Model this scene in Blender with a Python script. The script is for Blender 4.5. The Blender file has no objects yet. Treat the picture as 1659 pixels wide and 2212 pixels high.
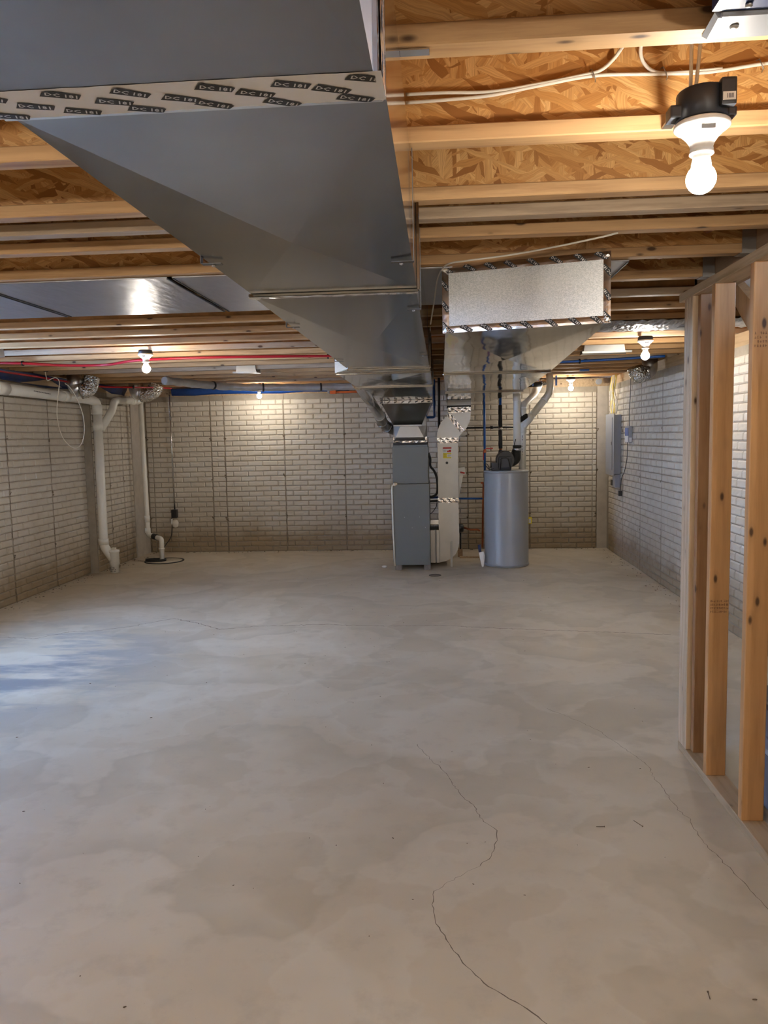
import bpy, bmesh, math, random
from mathutils import Vector, Matrix, noise
random.seed(7)
C = bpy.context.scene.collection
S = bpy.context.scene
PI = math.pi

# ------------------------------------------------------------------ camera
F_PX, PITCH, YAW, ROLL, EYE = 1686.5, -0.096, -0.0735, -0.0209, 1.516
cp, sp, cy, sy = math.cos(PITCH), math.sin(PITCH), math.cos(YAW), math.sin(YAW)
fw = Vector((sy*cp, cy*cp, sp)); rt = Vector((cy, -sy, 0)); up = rt.cross(fw)
c_, s_ = math.cos(ROLL), math.sin(ROLL)
r2 = c_*rt + s_*up; u2 = -s_*rt + c_*up
cam = bpy.data.cameras.new('camera'); co = bpy.data.objects.new('camera', cam); C.objects.link(co)
cam.sensor_fit = 'HORIZONTAL'; cam.sensor_width = 36; cam.lens = F_PX/1659*36; cam.clip_start = .02
m = Matrix((( r2.x, u2.x, -fw.x, 0), (r2.y, u2.y, -fw.y, 0), (r2.z, u2.z, -fw.z, EYE), (0, 0, 0, 1)))
co.matrix_world = m
S.camera = co

# ------------------------------------------------------------------ world, light, exposure
w = bpy.data.worlds.new('world'); S.world = w; w.use_nodes = True
w.node_tree.nodes['Background'].inputs[0].default_value = (.33, .56, 1.0, 1)
w.node_tree.nodes['Background'].inputs[1].default_value = 19.0
S.view_settings.view_transform = 'Standard'; S.view_settings.look = 'None'
S.view_settings.gamma = 1; S.view_settings.use_curve_mapping = False
S.view_settings.exposure = 1.15
S.cycles.adaptive_threshold = .04; S.cycles.max_bounces = 7; S.cycles.diffuse_bounces = 3; S.cycles.glossy_bounces = 4; S.cycles.transmission_bounces = 4
BULB = 380.0       # emission of a lamp bulb; unseen lamps added behind the viewpoint are set stronger to brighten the floor
BULB_COLOR = (1.0, .922, .80)
pl = bpy.data.lights.new('window_daylight_portal', 'AREA'); pl.shape = 'RECTANGLE'; pl.size = 1.5; pl.size_y = .95
pl.cycles.is_portal = True
po = bpy.data.objects.new('window_daylight_portal', pl); C.objects.link(po)
po.location = (-4.30, 5.05, 1.52); po.rotation_euler = (0, -PI/2, 0)

# ------------------------------------------------------------------ node helpers
def newmat(name):
    mt = bpy.data.materials.new(name); mt.use_nodes = True
    nt = mt.node_tree; b = nt.nodes['Principled BSDF']
    return mt, nt, b
def N(nt, t, **kw):
    n = nt.nodes.new(t)
    for k, v in kw.items():
        if k in n.inputs.keys(): n.inputs[k].default_value = v
        else: setattr(n, k, v)
    return n
def L(nt, a, b): nt.links.new(a, b)
def ramp(nt, fac, stops, interp='LINEAR'):
    n = nt.nodes.new('ShaderNodeValToRGB'); n.color_ramp.interpolation = interp
    e = n.color_ramp.elements
    while len(e) < len(stops): e.new(.5)
    for i, (p, c) in enumerate(stops):
        e[i].position = p; e[i].color = (c[0], c[1], c[2], 1) if not isinstance(c, (int, float)) else (c, c, c, 1)
    L(nt, fac, n.inputs[0]); return n.outputs[0]
def math_(nt, op, a, b=None, c=None):
    n = nt.nodes.new('ShaderNodeMath'); n.operation = op
    for i, v in enumerate((a, b, c)):
        if v is None: continue
        if isinstance(v, (int, float)): n.inputs[i].default_value = v
        else: L(nt, v, n.inputs[i])
    return n.outputs[0]
def mixc(nt, fac, a, b, mode='MIX'):
    n = nt.nodes.new('ShaderNodeMix'); n.data_type = 'RGBA'; n.blend_type = mode
    if isinstance(fac, (int, float)): n.inputs[0].default_value = fac
    else: L(nt, fac, n.inputs[0])
    for i, v in ((6, a), (7, b)):
        if isinstance(v, tuple): n.inputs[i].default_value = (v[0], v[1], v[2], 1)
        else: L(nt, v, n.inputs[i])
    return n.outputs[2]
def bump(nt, b, h, strength, dist=.002):
    n = nt.nodes.new('ShaderNodeBump'); n.inputs['Strength'].default_value = strength; n.inputs['Distance'].default_value = dist
    L(nt, h, n.inputs['Height']); L(nt, n.outputs[0], b.inputs['Normal'])
def coords(nt, scale=(1, 1, 1), rnd=0.0, world=False):
    if world:
        src = nt.nodes.new('ShaderNodeNewGeometry').outputs['Position']
    else:
        src = nt.nodes.new('ShaderNodeTexCoord').outputs['Object']
    if rnd:
        oi = nt.nodes.new('ShaderNodeObjectInfo')
        v = nt.nodes.new('ShaderNodeVectorMath'); v.operation = 'ADD'
        k = math_(nt, 'MULTIPLY', oi.outputs['Random'], rnd)
        L(nt, src, v.inputs[0]); L(nt, k, v.inputs[1]); src = v.outputs[0]
    mp = nt.nodes.new('ShaderNodeMapping'); mp.inputs['Scale'].default_value = scale
    L(nt, src, mp.inputs['Vector']); return mp.outputs[0]
def noise_(nt, vec, scale, detail=4, rough=.55):
    n = nt.nodes.new('ShaderNodeTexNoise'); n.inputs['Scale'].default_value = scale
    n.inputs['Detail'].default_value = detail; n.inputs['Roughness'].default_value = rough
    L(nt, vec, n.inputs['Vector']); return n.outputs[0]
def plain(name, col, rough=.5, metal=0.0, vary=.08, bmp=0.0, bscale=60, spec=.5):
    mt, nt, b = newmat(name)
    v = coords(nt)
    n = noise_(nt, v, 9, 4)
    lo = tuple(c*(1-vary) for c in col); hi = tuple(min(1, c*(1+vary)) for c in col)
    L(nt, ramp(nt, n, [(.3, lo), (.7, hi)]), b.inputs['Base Color'])
    b.inputs['Roughness'].default_value = rough; b.inputs['Metallic'].default_value = metal
    b.inputs['Specular IOR Level'].default_value = spec
    if bmp: bump(nt, b, noise_(nt, v, bscale, 3), bmp)
    return mt

# ------------------------------------------------------------------ materials
M = {}
def wood(name, axis, light, dark, knots=True, rough=.6, edge=None):
    mt, nt, b = newmat(name)
    st = [9, 9, 9]; st[axis] = .55
    v = coords(nt, tuple(st), 37.0)
    n = noise_(nt, v, 4.2, 6, .62)
    n2 = noise_(nt, coords(nt, tuple(x*.5 for x in st), 11.0), 1.2, 3)
    col = ramp(nt, n, [(.30, dark), (.52, light), (.75, tuple(min(1, c*1.13) for c in light))])
    col = mixc(nt, ramp(nt, n2, [(.42, 0), (.7, .5)]), col, tuple(c*.72 for c in light))
    if knots:
        ks = [13, 13, 13]; ks[axis] = 5.5
        vo = nt.nodes.new('ShaderNodeTexVoronoi'); vo.inputs['Scale'].default_value = 1.0
        L(nt, coords(nt, tuple(ks), 23.0), vo.inputs['Vector'])
        k = ramp(nt, vo.outputs['Distance'], [(.07, 1), (.13, 0)])
        halo = ramp(nt, vo.outputs['Distance'], [(.08, .5), (.26, 0)])
        col = mixc(nt, halo, col, tuple(c*.62 for c in light))
        col = mixc(nt, k, col, (.09, .045, .022))
    L(nt, col, b.inputs['Base Color']); b.inputs['Roughness'].default_value = rough
    b.inputs['Specular IOR Level'].default_value = .35
    bump(nt, b, n, .35, .0015)
    return mt
M['joist'] = wood('joist_lumber', 0, (.61, .37, .175), (.40, .215, .09))
M['joist_grey'] = wood('joist_lumber_weathered', 0, (.50, .37, .25), (.30, .21, .14))
M['stud'] = wood('stud_lumber', 2, (.56, .30, .125), (.43, .215, .08))
M['stud_pale'] = wood('stud_lumber_pale', 2, (.60, .44, .29), (.44, .29, .17))
M['stud_dark'] = wood('stud_lumber_dark', 2, (.36, .19, .085), (.25, .12, .05))
M['plate'] = wood('plate_lumber', 1, (.50, .36, .22), (.34, .24, .13))
M['beam'] = wood('beam_lumber', 1, (.38, .24, .14), (.26, .16, .09), knots=False)

def osb(name, base, dark, light):
    """several layers of long flat strands lying at different angles in the x-z plane"""
    mt, nt, b = newmat(name)
    v = coords(nt, (1, 1, 1), 0)
    nz = nt.nodes.new('ShaderNodeTexNoise'); nz.inputs['Scale'].default_value = 14; nz.inputs['Detail'].default_value = 3; L(nt, v, nz.inputs['Vector'])
    sc = nt.nodes.new('ShaderNodeVectorMath'); sc.operation = 'SCALE'; sc.inputs[3].default_value = .022; L(nt, nz.outputs['Color'], sc.inputs[0])
    wp = nt.nodes.new('ShaderNodeVectorMath'); wp.operation = 'ADD'; L(nt, v, wp.inputs[0]); L(nt, sc.outputs[0], wp.inputs[1])
    col = None; hgt = None
    for k, (ang, sx_, sz_) in enumerate(((.9, 10, 46), (2.3, 12, 60), (1.57, 10, 50), (.30, 9, 55), (2.75, 9, 60))):
        mp = nt.nodes.new('ShaderNodeMapping'); mp.vector_type = 'POINT'
        mp.inputs['Rotation'].default_value = (0, ang, 0); L(nt, wp.outputs[0], mp.inputs['Vector'])
        m2 = nt.nodes.new('ShaderNodeMapping'); m2.inputs['Scale'].default_value = (sx_, 3, sz_); m2.inputs['Location'].default_value = (k*3.7, k*1.3, k*7.1); L(nt, mp.outputs[0], m2.inputs['Vector'])
        vo = nt.nodes.new('ShaderNodeTexVoronoi'); vo.inputs['Scale'].default_value = 1; L(nt, m2.outputs[0], vo.inputs['Vector'])
        sp_ = nt.nodes.new('ShaderNodeSeparateColor'); L(nt, vo.outputs['Color'], sp_.inputs[0])
        m3 = nt.nodes.new('ShaderNodeMapping'); m3.inputs['Scale'].default_value = (.7, 1, 4.5); L(nt, m2.outputs[0], m3.inputs['Vector'])
        gr = noise_(nt, m3.outputs[0], 1.6, 3, .6)
        c = ramp(nt, sp_.outputs[0], [(0, dark), (.3, base), (.7, tuple((x+y)/2 for x, y in zip(base, light))), (1, light)])
        c = mixc(nt, ramp(nt, gr, [(.35, .45), (.6, 0)]), c, dark)
        if col is None: col, hgt = c, sp_.outputs[2]
        else:
            mask = ramp(nt, sp_.outputs[1], [(0, 0), (.50, 0), (.51, 1)], 'CONSTANT')
            col = mixc(nt, mask, col, c)
            hgt = math_(nt, 'ADD', math_(nt, 'MULTIPLY', hgt, math_(nt, 'SUBTRACT', 1.0, mask)), math_(nt, 'MULTIPLY', mask, math_(nt, 'ADD', sp_.outputs[2], .3*k)))
    L(nt, col, b.inputs['Base Color']); b.inputs['Roughness'].default_value = .55
    return mt
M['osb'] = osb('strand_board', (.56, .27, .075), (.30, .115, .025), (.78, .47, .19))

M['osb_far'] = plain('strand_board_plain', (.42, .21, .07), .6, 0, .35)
# painted brick-pattern concrete
def brickmat(name):
    mt, nt, b = newmat(name)
    v = coords(nt, world=True)
    n = noise_(nt, v, 2.2, 5)
    col = ramp(nt, n, [(.3, (.57, .515, .43)), (.7, (.67, .615, .525))])
    oi = nt.nodes.new('ShaderNodeObjectInfo')
    col = mixc(nt, math_(nt, 'MULTIPLY', oi.outputs['Random'], .12), col, (.48, .42, .34))
    # damp brown staining along the foot of the wall
    geo = nt.nodes.new('ShaderNodeNewGeometry'); sx = nt.nodes.new('ShaderNodeSeparateXYZ'); L(nt, geo.outputs['Position'], sx.inputs[0])
    h = math_(nt, 'ADD', sx.outputs[2], math_(nt, 'MULTIPLY', noise_(nt, v, 3.5, 5), -.35))
    col = mixc(nt, ramp(nt, h, [(0.0, .85), (.12, .55), (.30, .22), (.60, 0)]), col, (.28, .20, .11))
    fine = noise_(nt, v, 45, 5, .7)
    col = mixc(nt, ramp(nt, fine, [(.62, 0), (.78, .5)]), col, (.33, .27, .20))
    L(nt, col, b.inputs['Base Color']); b.inputs['Roughness'].default_value = .75
    b.inputs['Specular IOR Level'].default_value = .3
    bump(nt, b, noise_(nt, coords(nt, (1, 1, 2.2), world=True), 30, 4, .55), .40, .006)
    return mt
M['brick'] = brickmat('painted_brick_relief')
M['joint'] = plain('painted_joint', (.34, .295, .235), .8, 0, .12, .4, 40, .2)
M['seam'] = plain('form_seam_dirt', (.20, .155, .11), .9, 0, .3, .4, 60, .2)
M['column'] = plain('smooth_painted_concrete', (.50, .45, .385), .75, 0, .10, .25, 30, .3)

def floormat():
    mt, nt, b = newmat('troweled_concrete')
    v = coords(nt, world=True)
    n = noise_(nt, v, .9, 4, .5)
    col = ramp(nt, n, [(.30, (.51, .425, .315)), (.5, (.57, .485, .37)), (.72, (.615, .54, .425))])
    # overlapping trowel passes with visible edges
    for k, (sc, am) in enumerate(((.55, .42), (.9, .42), (1.6, .28))):
        mp = nt.nodes.new('ShaderNodeMapping'); mp.inputs['Location'].default_value = (3.1*k+1.7, 5.3*k, 0)
        L(nt, v, mp.inputs['Vector'])
        e = noise_(nt, mp.outputs[0], sc, 5, .45)
        f = ramp(nt, e, [(.485, 0), (.50, am), (.60, 0)])
        col = mixc(nt, f, col, (.69, .625, .52) if k != 1 else (.39, .335, .245))
    mot = noise_(nt, v, 7, 6, .65)
    col = mixc(nt, ramp(nt, mot, [(.52, 0), (.75, .45)]), col, (.41, .34, .255))
    # grey damp, dusty area on the left
    sx = nt.nodes.new('ShaderNodeSeparateXYZ'); L(nt, v, sx.inputs[0])
    dx = math_(nt, 'MULTIPLY', math_(nt, 'ADD', sx.outputs[0], 3.0), .75)
    dy = math_(nt, 'MULTIPLY', math_(nt, 'ADD', sx.outputs[1], -5.0), .62)
    d = math_(nt, 'SQRT', math_(nt, 'ADD', math_(nt, 'MULTIPLY', dx, dx), math_(nt, 'MULTIPLY', dy, dy)))
    st = noise_(nt, coords(nt, (.7, 2.2, 1), world=True), 1.1, 6, .6)
    mk = math_(nt, 'MULTIPLY', ramp(nt, d, [(.35, 1), (1.05, 0)]), ramp(nt, st, [(.45, .0), (.54, .95)]))
    col = mixc(nt, mk, col, (.25, .25, .26))
    spk = noise_(nt, v, 160, 2, .5)
    col = mixc(nt, ramp(nt, spk, [(.74, 0), (.80, .7)]), col, (.22, .18, .14))
    L(nt, col, b.inputs['Base Color'])
    L(nt, ramp(nt, n, [(.3, .42), (.7, .60)]), b.inputs['Roughness'])
    b.inputs['Specular IOR Level'].default_value = .4
    bump(nt, b, noise_(nt, v, 12, 8, .6), .12, .004)
    return mt
M['floor'] = floormat()
M['crack'] = plain('crack_dark', (.17, .13, .10), .9)

def galv(name, col, rough, wav=0.0, wscale=3.0, spangle=.0):
    mt, nt, b = newmat(name)
    v = coords(nt)
    n = noise_(nt, v, 5, 3)
    c1 = ramp(nt, n, [(.3, tuple(c*.93 for c in col)), (.7, tuple(min(1, c*1.05) for c in col))])
    if spangle:
        vo = nt.nodes.new('ShaderNodeTexVoronoi'); vo.inputs['Scale'].default_value = 260; L(nt, coords(nt, (1, 1, 1.8)), vo.inputs['Vector'])
        c1 = mixc(nt, spangle, c1, ramp(nt, vo.outputs['Color'], [(.2, (.30, .31, .31)), (.8, (.95, .96, .96))]), 'OVERLAY')
    L(nt, c1, b.inputs['Base Color']); b.inputs['Metallic'].default_value = 1; b.inputs['Roughness'].default_value = rough
    if wav: bump(nt, b, noise_(nt, coords(nt, (1, .35, 1)), wscale, 2, .4), wav, .03)
    return mt
M['galv'] = galv('galvanized_sheet', (.35, .348, .34), .17, .06, 1.6)
M['galv_near'] = galv('galvanized_sheet_dull', (.32, .32, .32), .30, .06, 1.6)
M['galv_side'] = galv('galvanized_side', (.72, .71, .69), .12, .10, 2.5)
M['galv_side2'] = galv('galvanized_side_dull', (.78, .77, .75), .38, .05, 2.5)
M['galv_mirror'] = galv('galvanized_bright', (.50, .50, .485), .09, .22, 5.0)
M['galv_cap'] = galv('galvanized_spangle', (.74, .76, .76), .42, .05, 3, .8)
M['galv_light'] = galv('galvanized_light', (.40, .395, .38), .42, .06, 3)
M['galv_pipe'] = galv('galvanized_pipe', (.62, .63, .65), .20, .05, 3)
M['steel_elbow'] = galv('bright_steel_elbow', (.74, .74, .74), .30, .04, 3)
M['foil_dull'] = galv('dull_foil', (.36, .36, .37), .35, .6, 40)
M['flex'] = galv('crinkled_foil', (.80, .79, .77), .16, .9, 60)
M['tape'] = galv('foil_tape', (.86, .83, .79), .22, .35, 40)
M['tape_matte'] = plain('matte_foil_tape', (.80, .78, .75), .38, .15, .05)
M['tape_smooth'] = galv('smooth_foil_tape', (.74, .70, .68), .13, .12, 9)
M['board_foil'] = galv('foil_faced_board', (.40, .385, .39), .40, .12, 25)
M['ink'] = plain('black_print', (.02, .02, .022), .5)
M['tape_text'] = plain('tape_letter', (.72, .69, .65), .4, .6)
M['black'] = plain('black_plastic', (.018, .018, .02), .35)
M['boxblack'] = plain('black_box_plastic', (.022, .026, .035), .42)
M['rubber'] = plain('black_rubber', (.02, .02, .02), .65)
M['white'] = plain('white_plastic', (.78, .77, .74), .35, 0, .03)
M['pvc'] = plain('white_pvc', (.82, .80, .73), .3, 0, .04)
M['pvc_print'] = plain('pipe_print', (.10, .09, .09), .5)
M['cable'] = plain('white_cable', (.76, .70, .60), .45)
M['cable_yellow'] = plain('yellow_cable', (.85, .66, .12), .45)
M['cable_grey'] = plain('grey_cable', (.45, .43, .40), .45)
M['strap'] = plain('dull_steel_strap', (.16, .16, .165), .5, .8)
M['staple'] = plain('steel_staple', (.45, .44, .43), .3, 1)
M['cab'] = plain('grey_enamel_cabinet', (.150, .160, .149), .38, 0, .02)
M['heater'] = plain('light_grey_enamel', (.325, .33, .332), .30, 0, .02)
M['pex_red'] = plain('red_pipe', (.40, .008, .018), .35)
M['pex_blue'] = plain('blue_pipe', (.012, .10, .42), .35)
M['copper'] = plain('copper', (.42, .14, .07), .35, 1)
M['brownpipe'] = plain('reddish_pipe', (.42, .17, .09), .45, 0, .1)
M['blue_wrap'] = plain('dark_blue_membrane', (.008, .025, .11), .4, 0, .5, .5, 12)
M['blue_bright'] = plain('blue_membrane', (.01, .06, .27), .45, 0, .2, .3, 12)
M['orange'] = plain('orange_plastic', (.75, .15, .02), .45)
M['insul'] = plain('grey_duct_wrap', (.56, .56, .57), .35, .3, .12, .6, 40)
M['concrete_block'] = plain('concrete_block', (.22, .19, .16), .9, 0, .2, .6, 90)
M['panelgrey'] = plain('panel_grey', (.30, .31, .335), .4, 0, .03)
M['paper'] = plain('white_paper', (.74, .73, .70), .6, 0, .02)
M['red'] = plain('red_print', (.50, .03, .02), .5)
M['yellow'] = plain('yellow_print', (.80, .66, .04), .5)
M['tote'] = plain('grey_tote', (.17, .175, .20), .45)
M['tote_lid'] = plain('pale_tote_lid', (.40, .40, .43), .4)
M['drywall'] = plain('grey_drywall', (.30, .30, .33), .8)
M['stamp'] = plain('brown_grade_ink', (.17, .08, .035), .7)
M['iron'] = plain('cast_iron_grate', (.10, .09, .08), .6, .5)
M['sump'] = plain('black_sump_lid', (.025, .026, .028), .45)
M['debris'] = plain('dirt_debris', (.14, .10, .065), .9, 0, .4)
M['frame_white'] = plain('white_window_frame', (.75, .75, .76), .4)
M['galv_boot'] = galv('galvanized_boot', (.47, .455, .43), .42, .05, 4)
def glassmat():
    mt, nt, b = newmat('window_glass')
    n = noise_(nt, coords(nt), 3, 2)
    L(nt, ramp(nt, n, [(0, (.95, .97, 1)), (1, (.98, .99, 1))]), b.inputs['Base Color'])
    b.inputs['Roughness'].default_value = 0; b.inputs['Transmission Weight'].default_value = 1; b.inputs['IOR'].default_value = 1.02
    return mt
M['glass'] = glassmat()
def bulbmat(k):
    mt, nt, b = newmat('lit_bulb')
    n = noise_(nt, coords(nt), 3, 2)
    L(nt, ramp(nt, n, [(0, BULB_COLOR), (1, BULB_COLOR)]), b.inputs['Emission Color'])
    b.inputs['Emission Strength'].default_value = BULB*k
    return mt

# ------------------------------------------------------------------ mesh helpers (world coordinates)
def box(bm, x0, x1, y0, y1, z0, z1, mi=0):
    vs = [bm.verts.new(p) for p in ((x0,y0,z0),(x1,y0,z0),(x1,y1,z0),(x0,y1,z0),(x0,y0,z1),(x1,y0,z1),(x1,y1,z1),(x0,y1,z1))]
    for f in ((3,2,1,0),(4,5,6,7),(0,1,5,4),(1,2,6,5),(2,3,7,6),(3,0,4,7)):
        bm.faces.new([vs[i] for i in f]).material_index = mi
    return vs
def bevbox(x0, x1, y0, y1, z0, z1, b=.004, seg=2):
    bm = bmesh.new(); box(bm, x0, x1, y0, y1, z0, z1)
    bmesh.ops.bevel(bm, geom=bm.edges[:], offset=b, segments=seg, profile=.7, affect='EDGES'); return bm
def boxes(*bb):
    bm = bmesh.new()
    for q in bb: box(bm, *q)
    return bm
def obox(bm, c, ax, hs):
    """box with centre c, three axis vectors, half sizes"""
    c = Vector(c); ax = [Vector(a).normalized() for a in ax]
    vs = []
    for k in (-1, 1):
        for (i, j) in ((-1,-1),(1,-1),(1,1),(-1,1)):
            vs.append(bm.verts.new(c + ax[0]*i*hs[0] + ax[1]*j*hs[1] + ax[2]*k*hs[2]))
    for f in ((3,2,1,0),(4,5,6,7),(0,1,5,4),(1,2,6,5),(2,3,7,6),(3,0,4,7)): bm.faces.new([vs[i] for i in f])
def rounded(pts, rad, n=6):
    pts = [Vector(p) for p in pts]; out = [pts[0]]
    for i in range(1, len(pts)-1):
        a, b, c = pts[i-1], pts[i], pts[i+1]
        d1 = (a-b); d2 = (c-b); r = min(rad, d1.length*.49, d2.length*.49)
        p0 = b + d1.normalized()*r; p2 = b + d2.normalized()*r
        for k in range(n+1):
            t = k/n; out.append((1-t)**2*p0 + 2*t*(1-t)*b + t*t*p2)
    out.append(pts[-1]); return out
def spline(pts, n=8):
    pts = [Vector(p) for p in pts]; P = [pts[0]*2-pts[1]] + pts + [pts[-1]*2-pts[-2]]; out = []
    for i in range(1, len(P)-2):
        for k in range(n):
            t = k/n; a, b, c, d = P[i-1], P[i], P[i+1], P[i+2]
            out.append(.5*((2*b)+(-a+c)*t+(2*a-5*b+4*c-d)*t*t+(-a+3*b-3*c+d)*t**3))
    out.append(pts[-1]); return out
def tube(bm, pts, r, seg=12, caps=True, radii=None):
    pts = [Vector(p) for p in pts]; rings = []; nrm = None
    for i, p in enumerate(pts):
        t = (pts[min(i+1, len(pts)-1)] - pts[max(i-1, 0)]).normalized()
        if nrm is None:
            a = Vector((0, 0, 1)) if abs(t.z) < .9 else Vector((1, 0, 0)); nrm = (a - t*a.dot(t)).normalized()
        else:
            nrm = (nrm - t*nrm.dot(t)).normalized()
        bn = t.cross(nrm); rr = radii[i] if radii else r
        rings.append([bm.verts.new(p + (nrm*math.cos(2*PI*k/seg) + bn*math.sin(2*PI*k/seg))*rr) for k in range(seg)])
    for a, b in zip(rings, rings[1:]):
        for k in range(seg):
            f = bm.faces.new((a[k], a[(k+1) % seg], b[(k+1) % seg], b[k])); f.smooth = True
    if caps:
        bm.faces.new(rings[0][::-1]); bm.faces.new(rings[-1])
    return rings
def T(pts, r, seg=12, rad=None, caps=True):
    bm = bmesh.new(); tube(bm, rounded(pts, rad) if rad else pts, r, seg, caps); return bm
def lathe(bm, c, prof, seg=28, axis='z', caps=True):
    c = Vector(c); rings = []
    for (r, h) in prof:
        ring = []
        for k in range(seg):
            a = 2*PI*k/seg
            if axis == 'z': q = Vector((r*math.cos(a), r*math.sin(a), h))
            elif axis == 'y': q = Vector((r*math.cos(a), h, r*math.sin(a)))
            else: q = Vector((h, r*math.cos(a), r*math.sin(a)))
            ring.append(bm.verts.new(c+q))
        rings.append(ring)
    for a, b in zip(rings, rings[1:]):
        for k in range(seg):
            f = bm.faces.new((a[k], a[(k+1) % seg], b[(k+1) % seg], b[k])); f.smooth = True
    if caps: bm.faces.new(rings[0][::-1]); bm.faces.new(rings[-1])
    return rings
def prism(bm, poly, y0, y1):
    """polygon of (x,z) pulled from y0 to y1"""
    a = [bm.verts.new((x, y0, z)) for x, z in poly]; b = [bm.verts.new((x, y1, z)) for x, z in poly]
    bm.faces.new(a); bm.faces.new(b[::-1]); n = len(poly)
    for i in range(n): bm.faces.new((a[i], b[i], b[(i+1) % n], a[(i+1) % n]))
def obj(name, bm, mat, parent=None, recalc=True):
    if recalc: bmesh.ops.recalc_face_normals(bm, faces=bm.faces[:])
    me = bpy.data.meshes.new(name); bm.to_mesh(me); bm.free()
    for mm in (mat if isinstance(mat, (list, tuple)) else [mat]): me.materials.append(mm)
    o = bpy.data.objects.new(name, me); C.objects.link(o)
    if parent is not None: adopt(o, parent)
    return o
def base_of(o):
    v = o.location.copy()
    while o.parent: o = o.parent; v += Vector((0, 0, 0)) if o.type != 'EMPTY' else o.location
    return v
def adopt(o, parent):
    o.parent = parent
    p = parent; top = Vector((0, 0, 0))
    while p.parent: p = p.parent
    # only a thing's own origin is offset; its parts carry the opposite shift once
    if parent.parent is None: o.matrix_parent_inverse = Matrix.Translation(-parent.location)
def tag(o, label, cat, group=None, kind=None):
    if label: o['label'] = label
    if cat: o['category'] = cat
    if group: o['group'] = group
    if kind: o['kind'] = kind
    return o
def thing(name, label, cat, loc, group=None):
    o = bpy.data.objects.new(name, None); C.objects.link(o); o.location = loc; o.empty_display_size = .1
    return tag(o, label, cat, group)
def struct(o): o['kind'] = 'structure'; return o
def setl(o, label): o['label'] = label; return o
def solo(name, bm, mat, label, cat, group=None, kind=None): return tag(obj(name, bm, mat), label, cat, group, kind)

# ------------------------------------------------------------------ structure
XL, XLF, XR, D, ZT = -4.096, -4.005, 2.166, 10.39, 2.11
ZJ = 2.216; YB = -3.0
bm = boxes((-4.5, 2.6, YB-.3, 10.8, -.15, 0)); floor = struct(obj('floor', bm, M['floor']))
floor['label'] = 'smooth grey beige concrete basement floor with hairline cracks'

def brickmesh(L_, H_, seed, dp=.0100, nx=6, nz=4):
    """a brick face standing proud of the wall: bevelled, uneven rock face; local axes u,v and n (out)"""
    rnd = random.Random(seed); bm = bmesh.new(); g = .0045
    rows = []; e = .009
    us = [-L_/2] + [-L_/2+e + (L_-2*e)*i/(nx-2) for i in range(nx-1)] + [L_/2]
    vs_ = [-H_/2] + [-H_/2+e + (H_-2*e)*j/(nz-2) for j in range(nz-1)] + [H_/2]
    for j in range(nz+1):
        r = []
        for i in range(nx+1):
            edge = i in (0, nx) or j in (0, nz)
            u = us[i]; v = vs_[j]
            if not edge:
                u += rnd.uniform(-.002, .002); v += rnd.uniform(-.002, .002); n = dp + rnd.uniform(-.0013, .0015)
            else:
                n = dp*.30 + rnd.uniform(-.0012, .0006)
                u *= 1-.003; v *= 1-.008
            r.append(bm.verts.new((u, n, v)))
        rows.append(r)
    for j in range(nz):
        for i in range(nx): bm.faces.new((rows[j][i], rows[j][i+1], rows[j+1][i+1], rows[j+1][i]))
    per = rows[0] + [rows[j][nx] for j in range(1, nz+1)] + rows[nz][-2::-1] + [rows[j][0] for j in range(nz-1, 0, -1)]
    back = [bm.verts.new((v.co.x*1.02, -.001, v.co.z*1.04)) for v in per]
    n = len(per)
    for i in range(n): bm.faces.new((per[i], back[i], back[(i+1) % n], per[(i+1) % n]))
    bmesh.ops.recalc_face_normals(bm, faces=bm.faces[:])
    me = bpy.data.meshes.new('brick'); bm.to_mesh(me); bm.free(); me.materials.append(M['brick'])
    return me
BL, RH = .2032, .0681
FULL = [brickmesh(BL-.008, RH-.0075, k) for k in range(8)]
HALF = [brickmesh(BL/2-.008, RH-.0075, 50+k, nx=4) for k in range(6)]
def lay_bricks(wall, origin, udir, ndir, ulen, start, score, limit=300, ztop=ZT, hide=None):
    """lays courses from origin along udir; the `limit` best scoring are brick objects, the rest one joined part.
    ndir points into the room; bricks meeting the end of the run are cut"""
    udir = Vector(udir); ndir = Vector(ndir); up_ = Vector((0, 0, 1))
    rot = Matrix(((udir.x, ndir.x, 0), (udir.y, ndir.y, 0), (udir.z, ndir.z, 1))).to_4x4()
    todo = []; nrow = int(ztop/RH)
    for j in range(nrow):
        p = 0.0; per = 4*BL
        while p < ulen:
            spans = [(p+i*BL, BL) for i in range(4)] if (start+j) % 2 == 0 else [(p, BL/2)] + [(p+BL/2+i*BL, BL) for i in range(3)] + [(p+3.5*BL, BL/2)]
            for (a, l_) in spans:
                l_ = min(l_, ulen-a)
                if l_ < .035: continue
                ctr = Vector(origin) + udir*(a+l_/2) + up_*(RH*(j+.5)+.001)
                if hide and hide(ctr): continue
                todo.append((score(ctr), ctr, l_))
            p += per
    todo.sort(key=lambda t: -t[0])
    rest = bmesh.new()
    for i, (s, ctr, l_) in enumerate(todo):
        me = random.choice(FULL if l_ > .15 else HALF); nom = BL if l_ > .15 else BL/2
        m4 = Matrix.Translation(ctr) @ rot @ Matrix.Diagonal(((l_-.008)/(nom-.008), 1, 1, 1))
        if i < limit:
            o = bpy.data.objects.new('brick', me); C.objects.link(o); o.parent = wall; o.matrix_world = m4
        else:
            k0 = len(rest.verts); rest.from_mesh(me); rest.verts.ensure_lookup_table()
            for v in rest.verts[k0:]: v.co = m4 @ v.co
    if len(rest.verts):
        o = obj('brick_courses', rest, M['brick'], wall, recalc=True); o['kind'] = 'stuff'
    else: rest.free()
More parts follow.
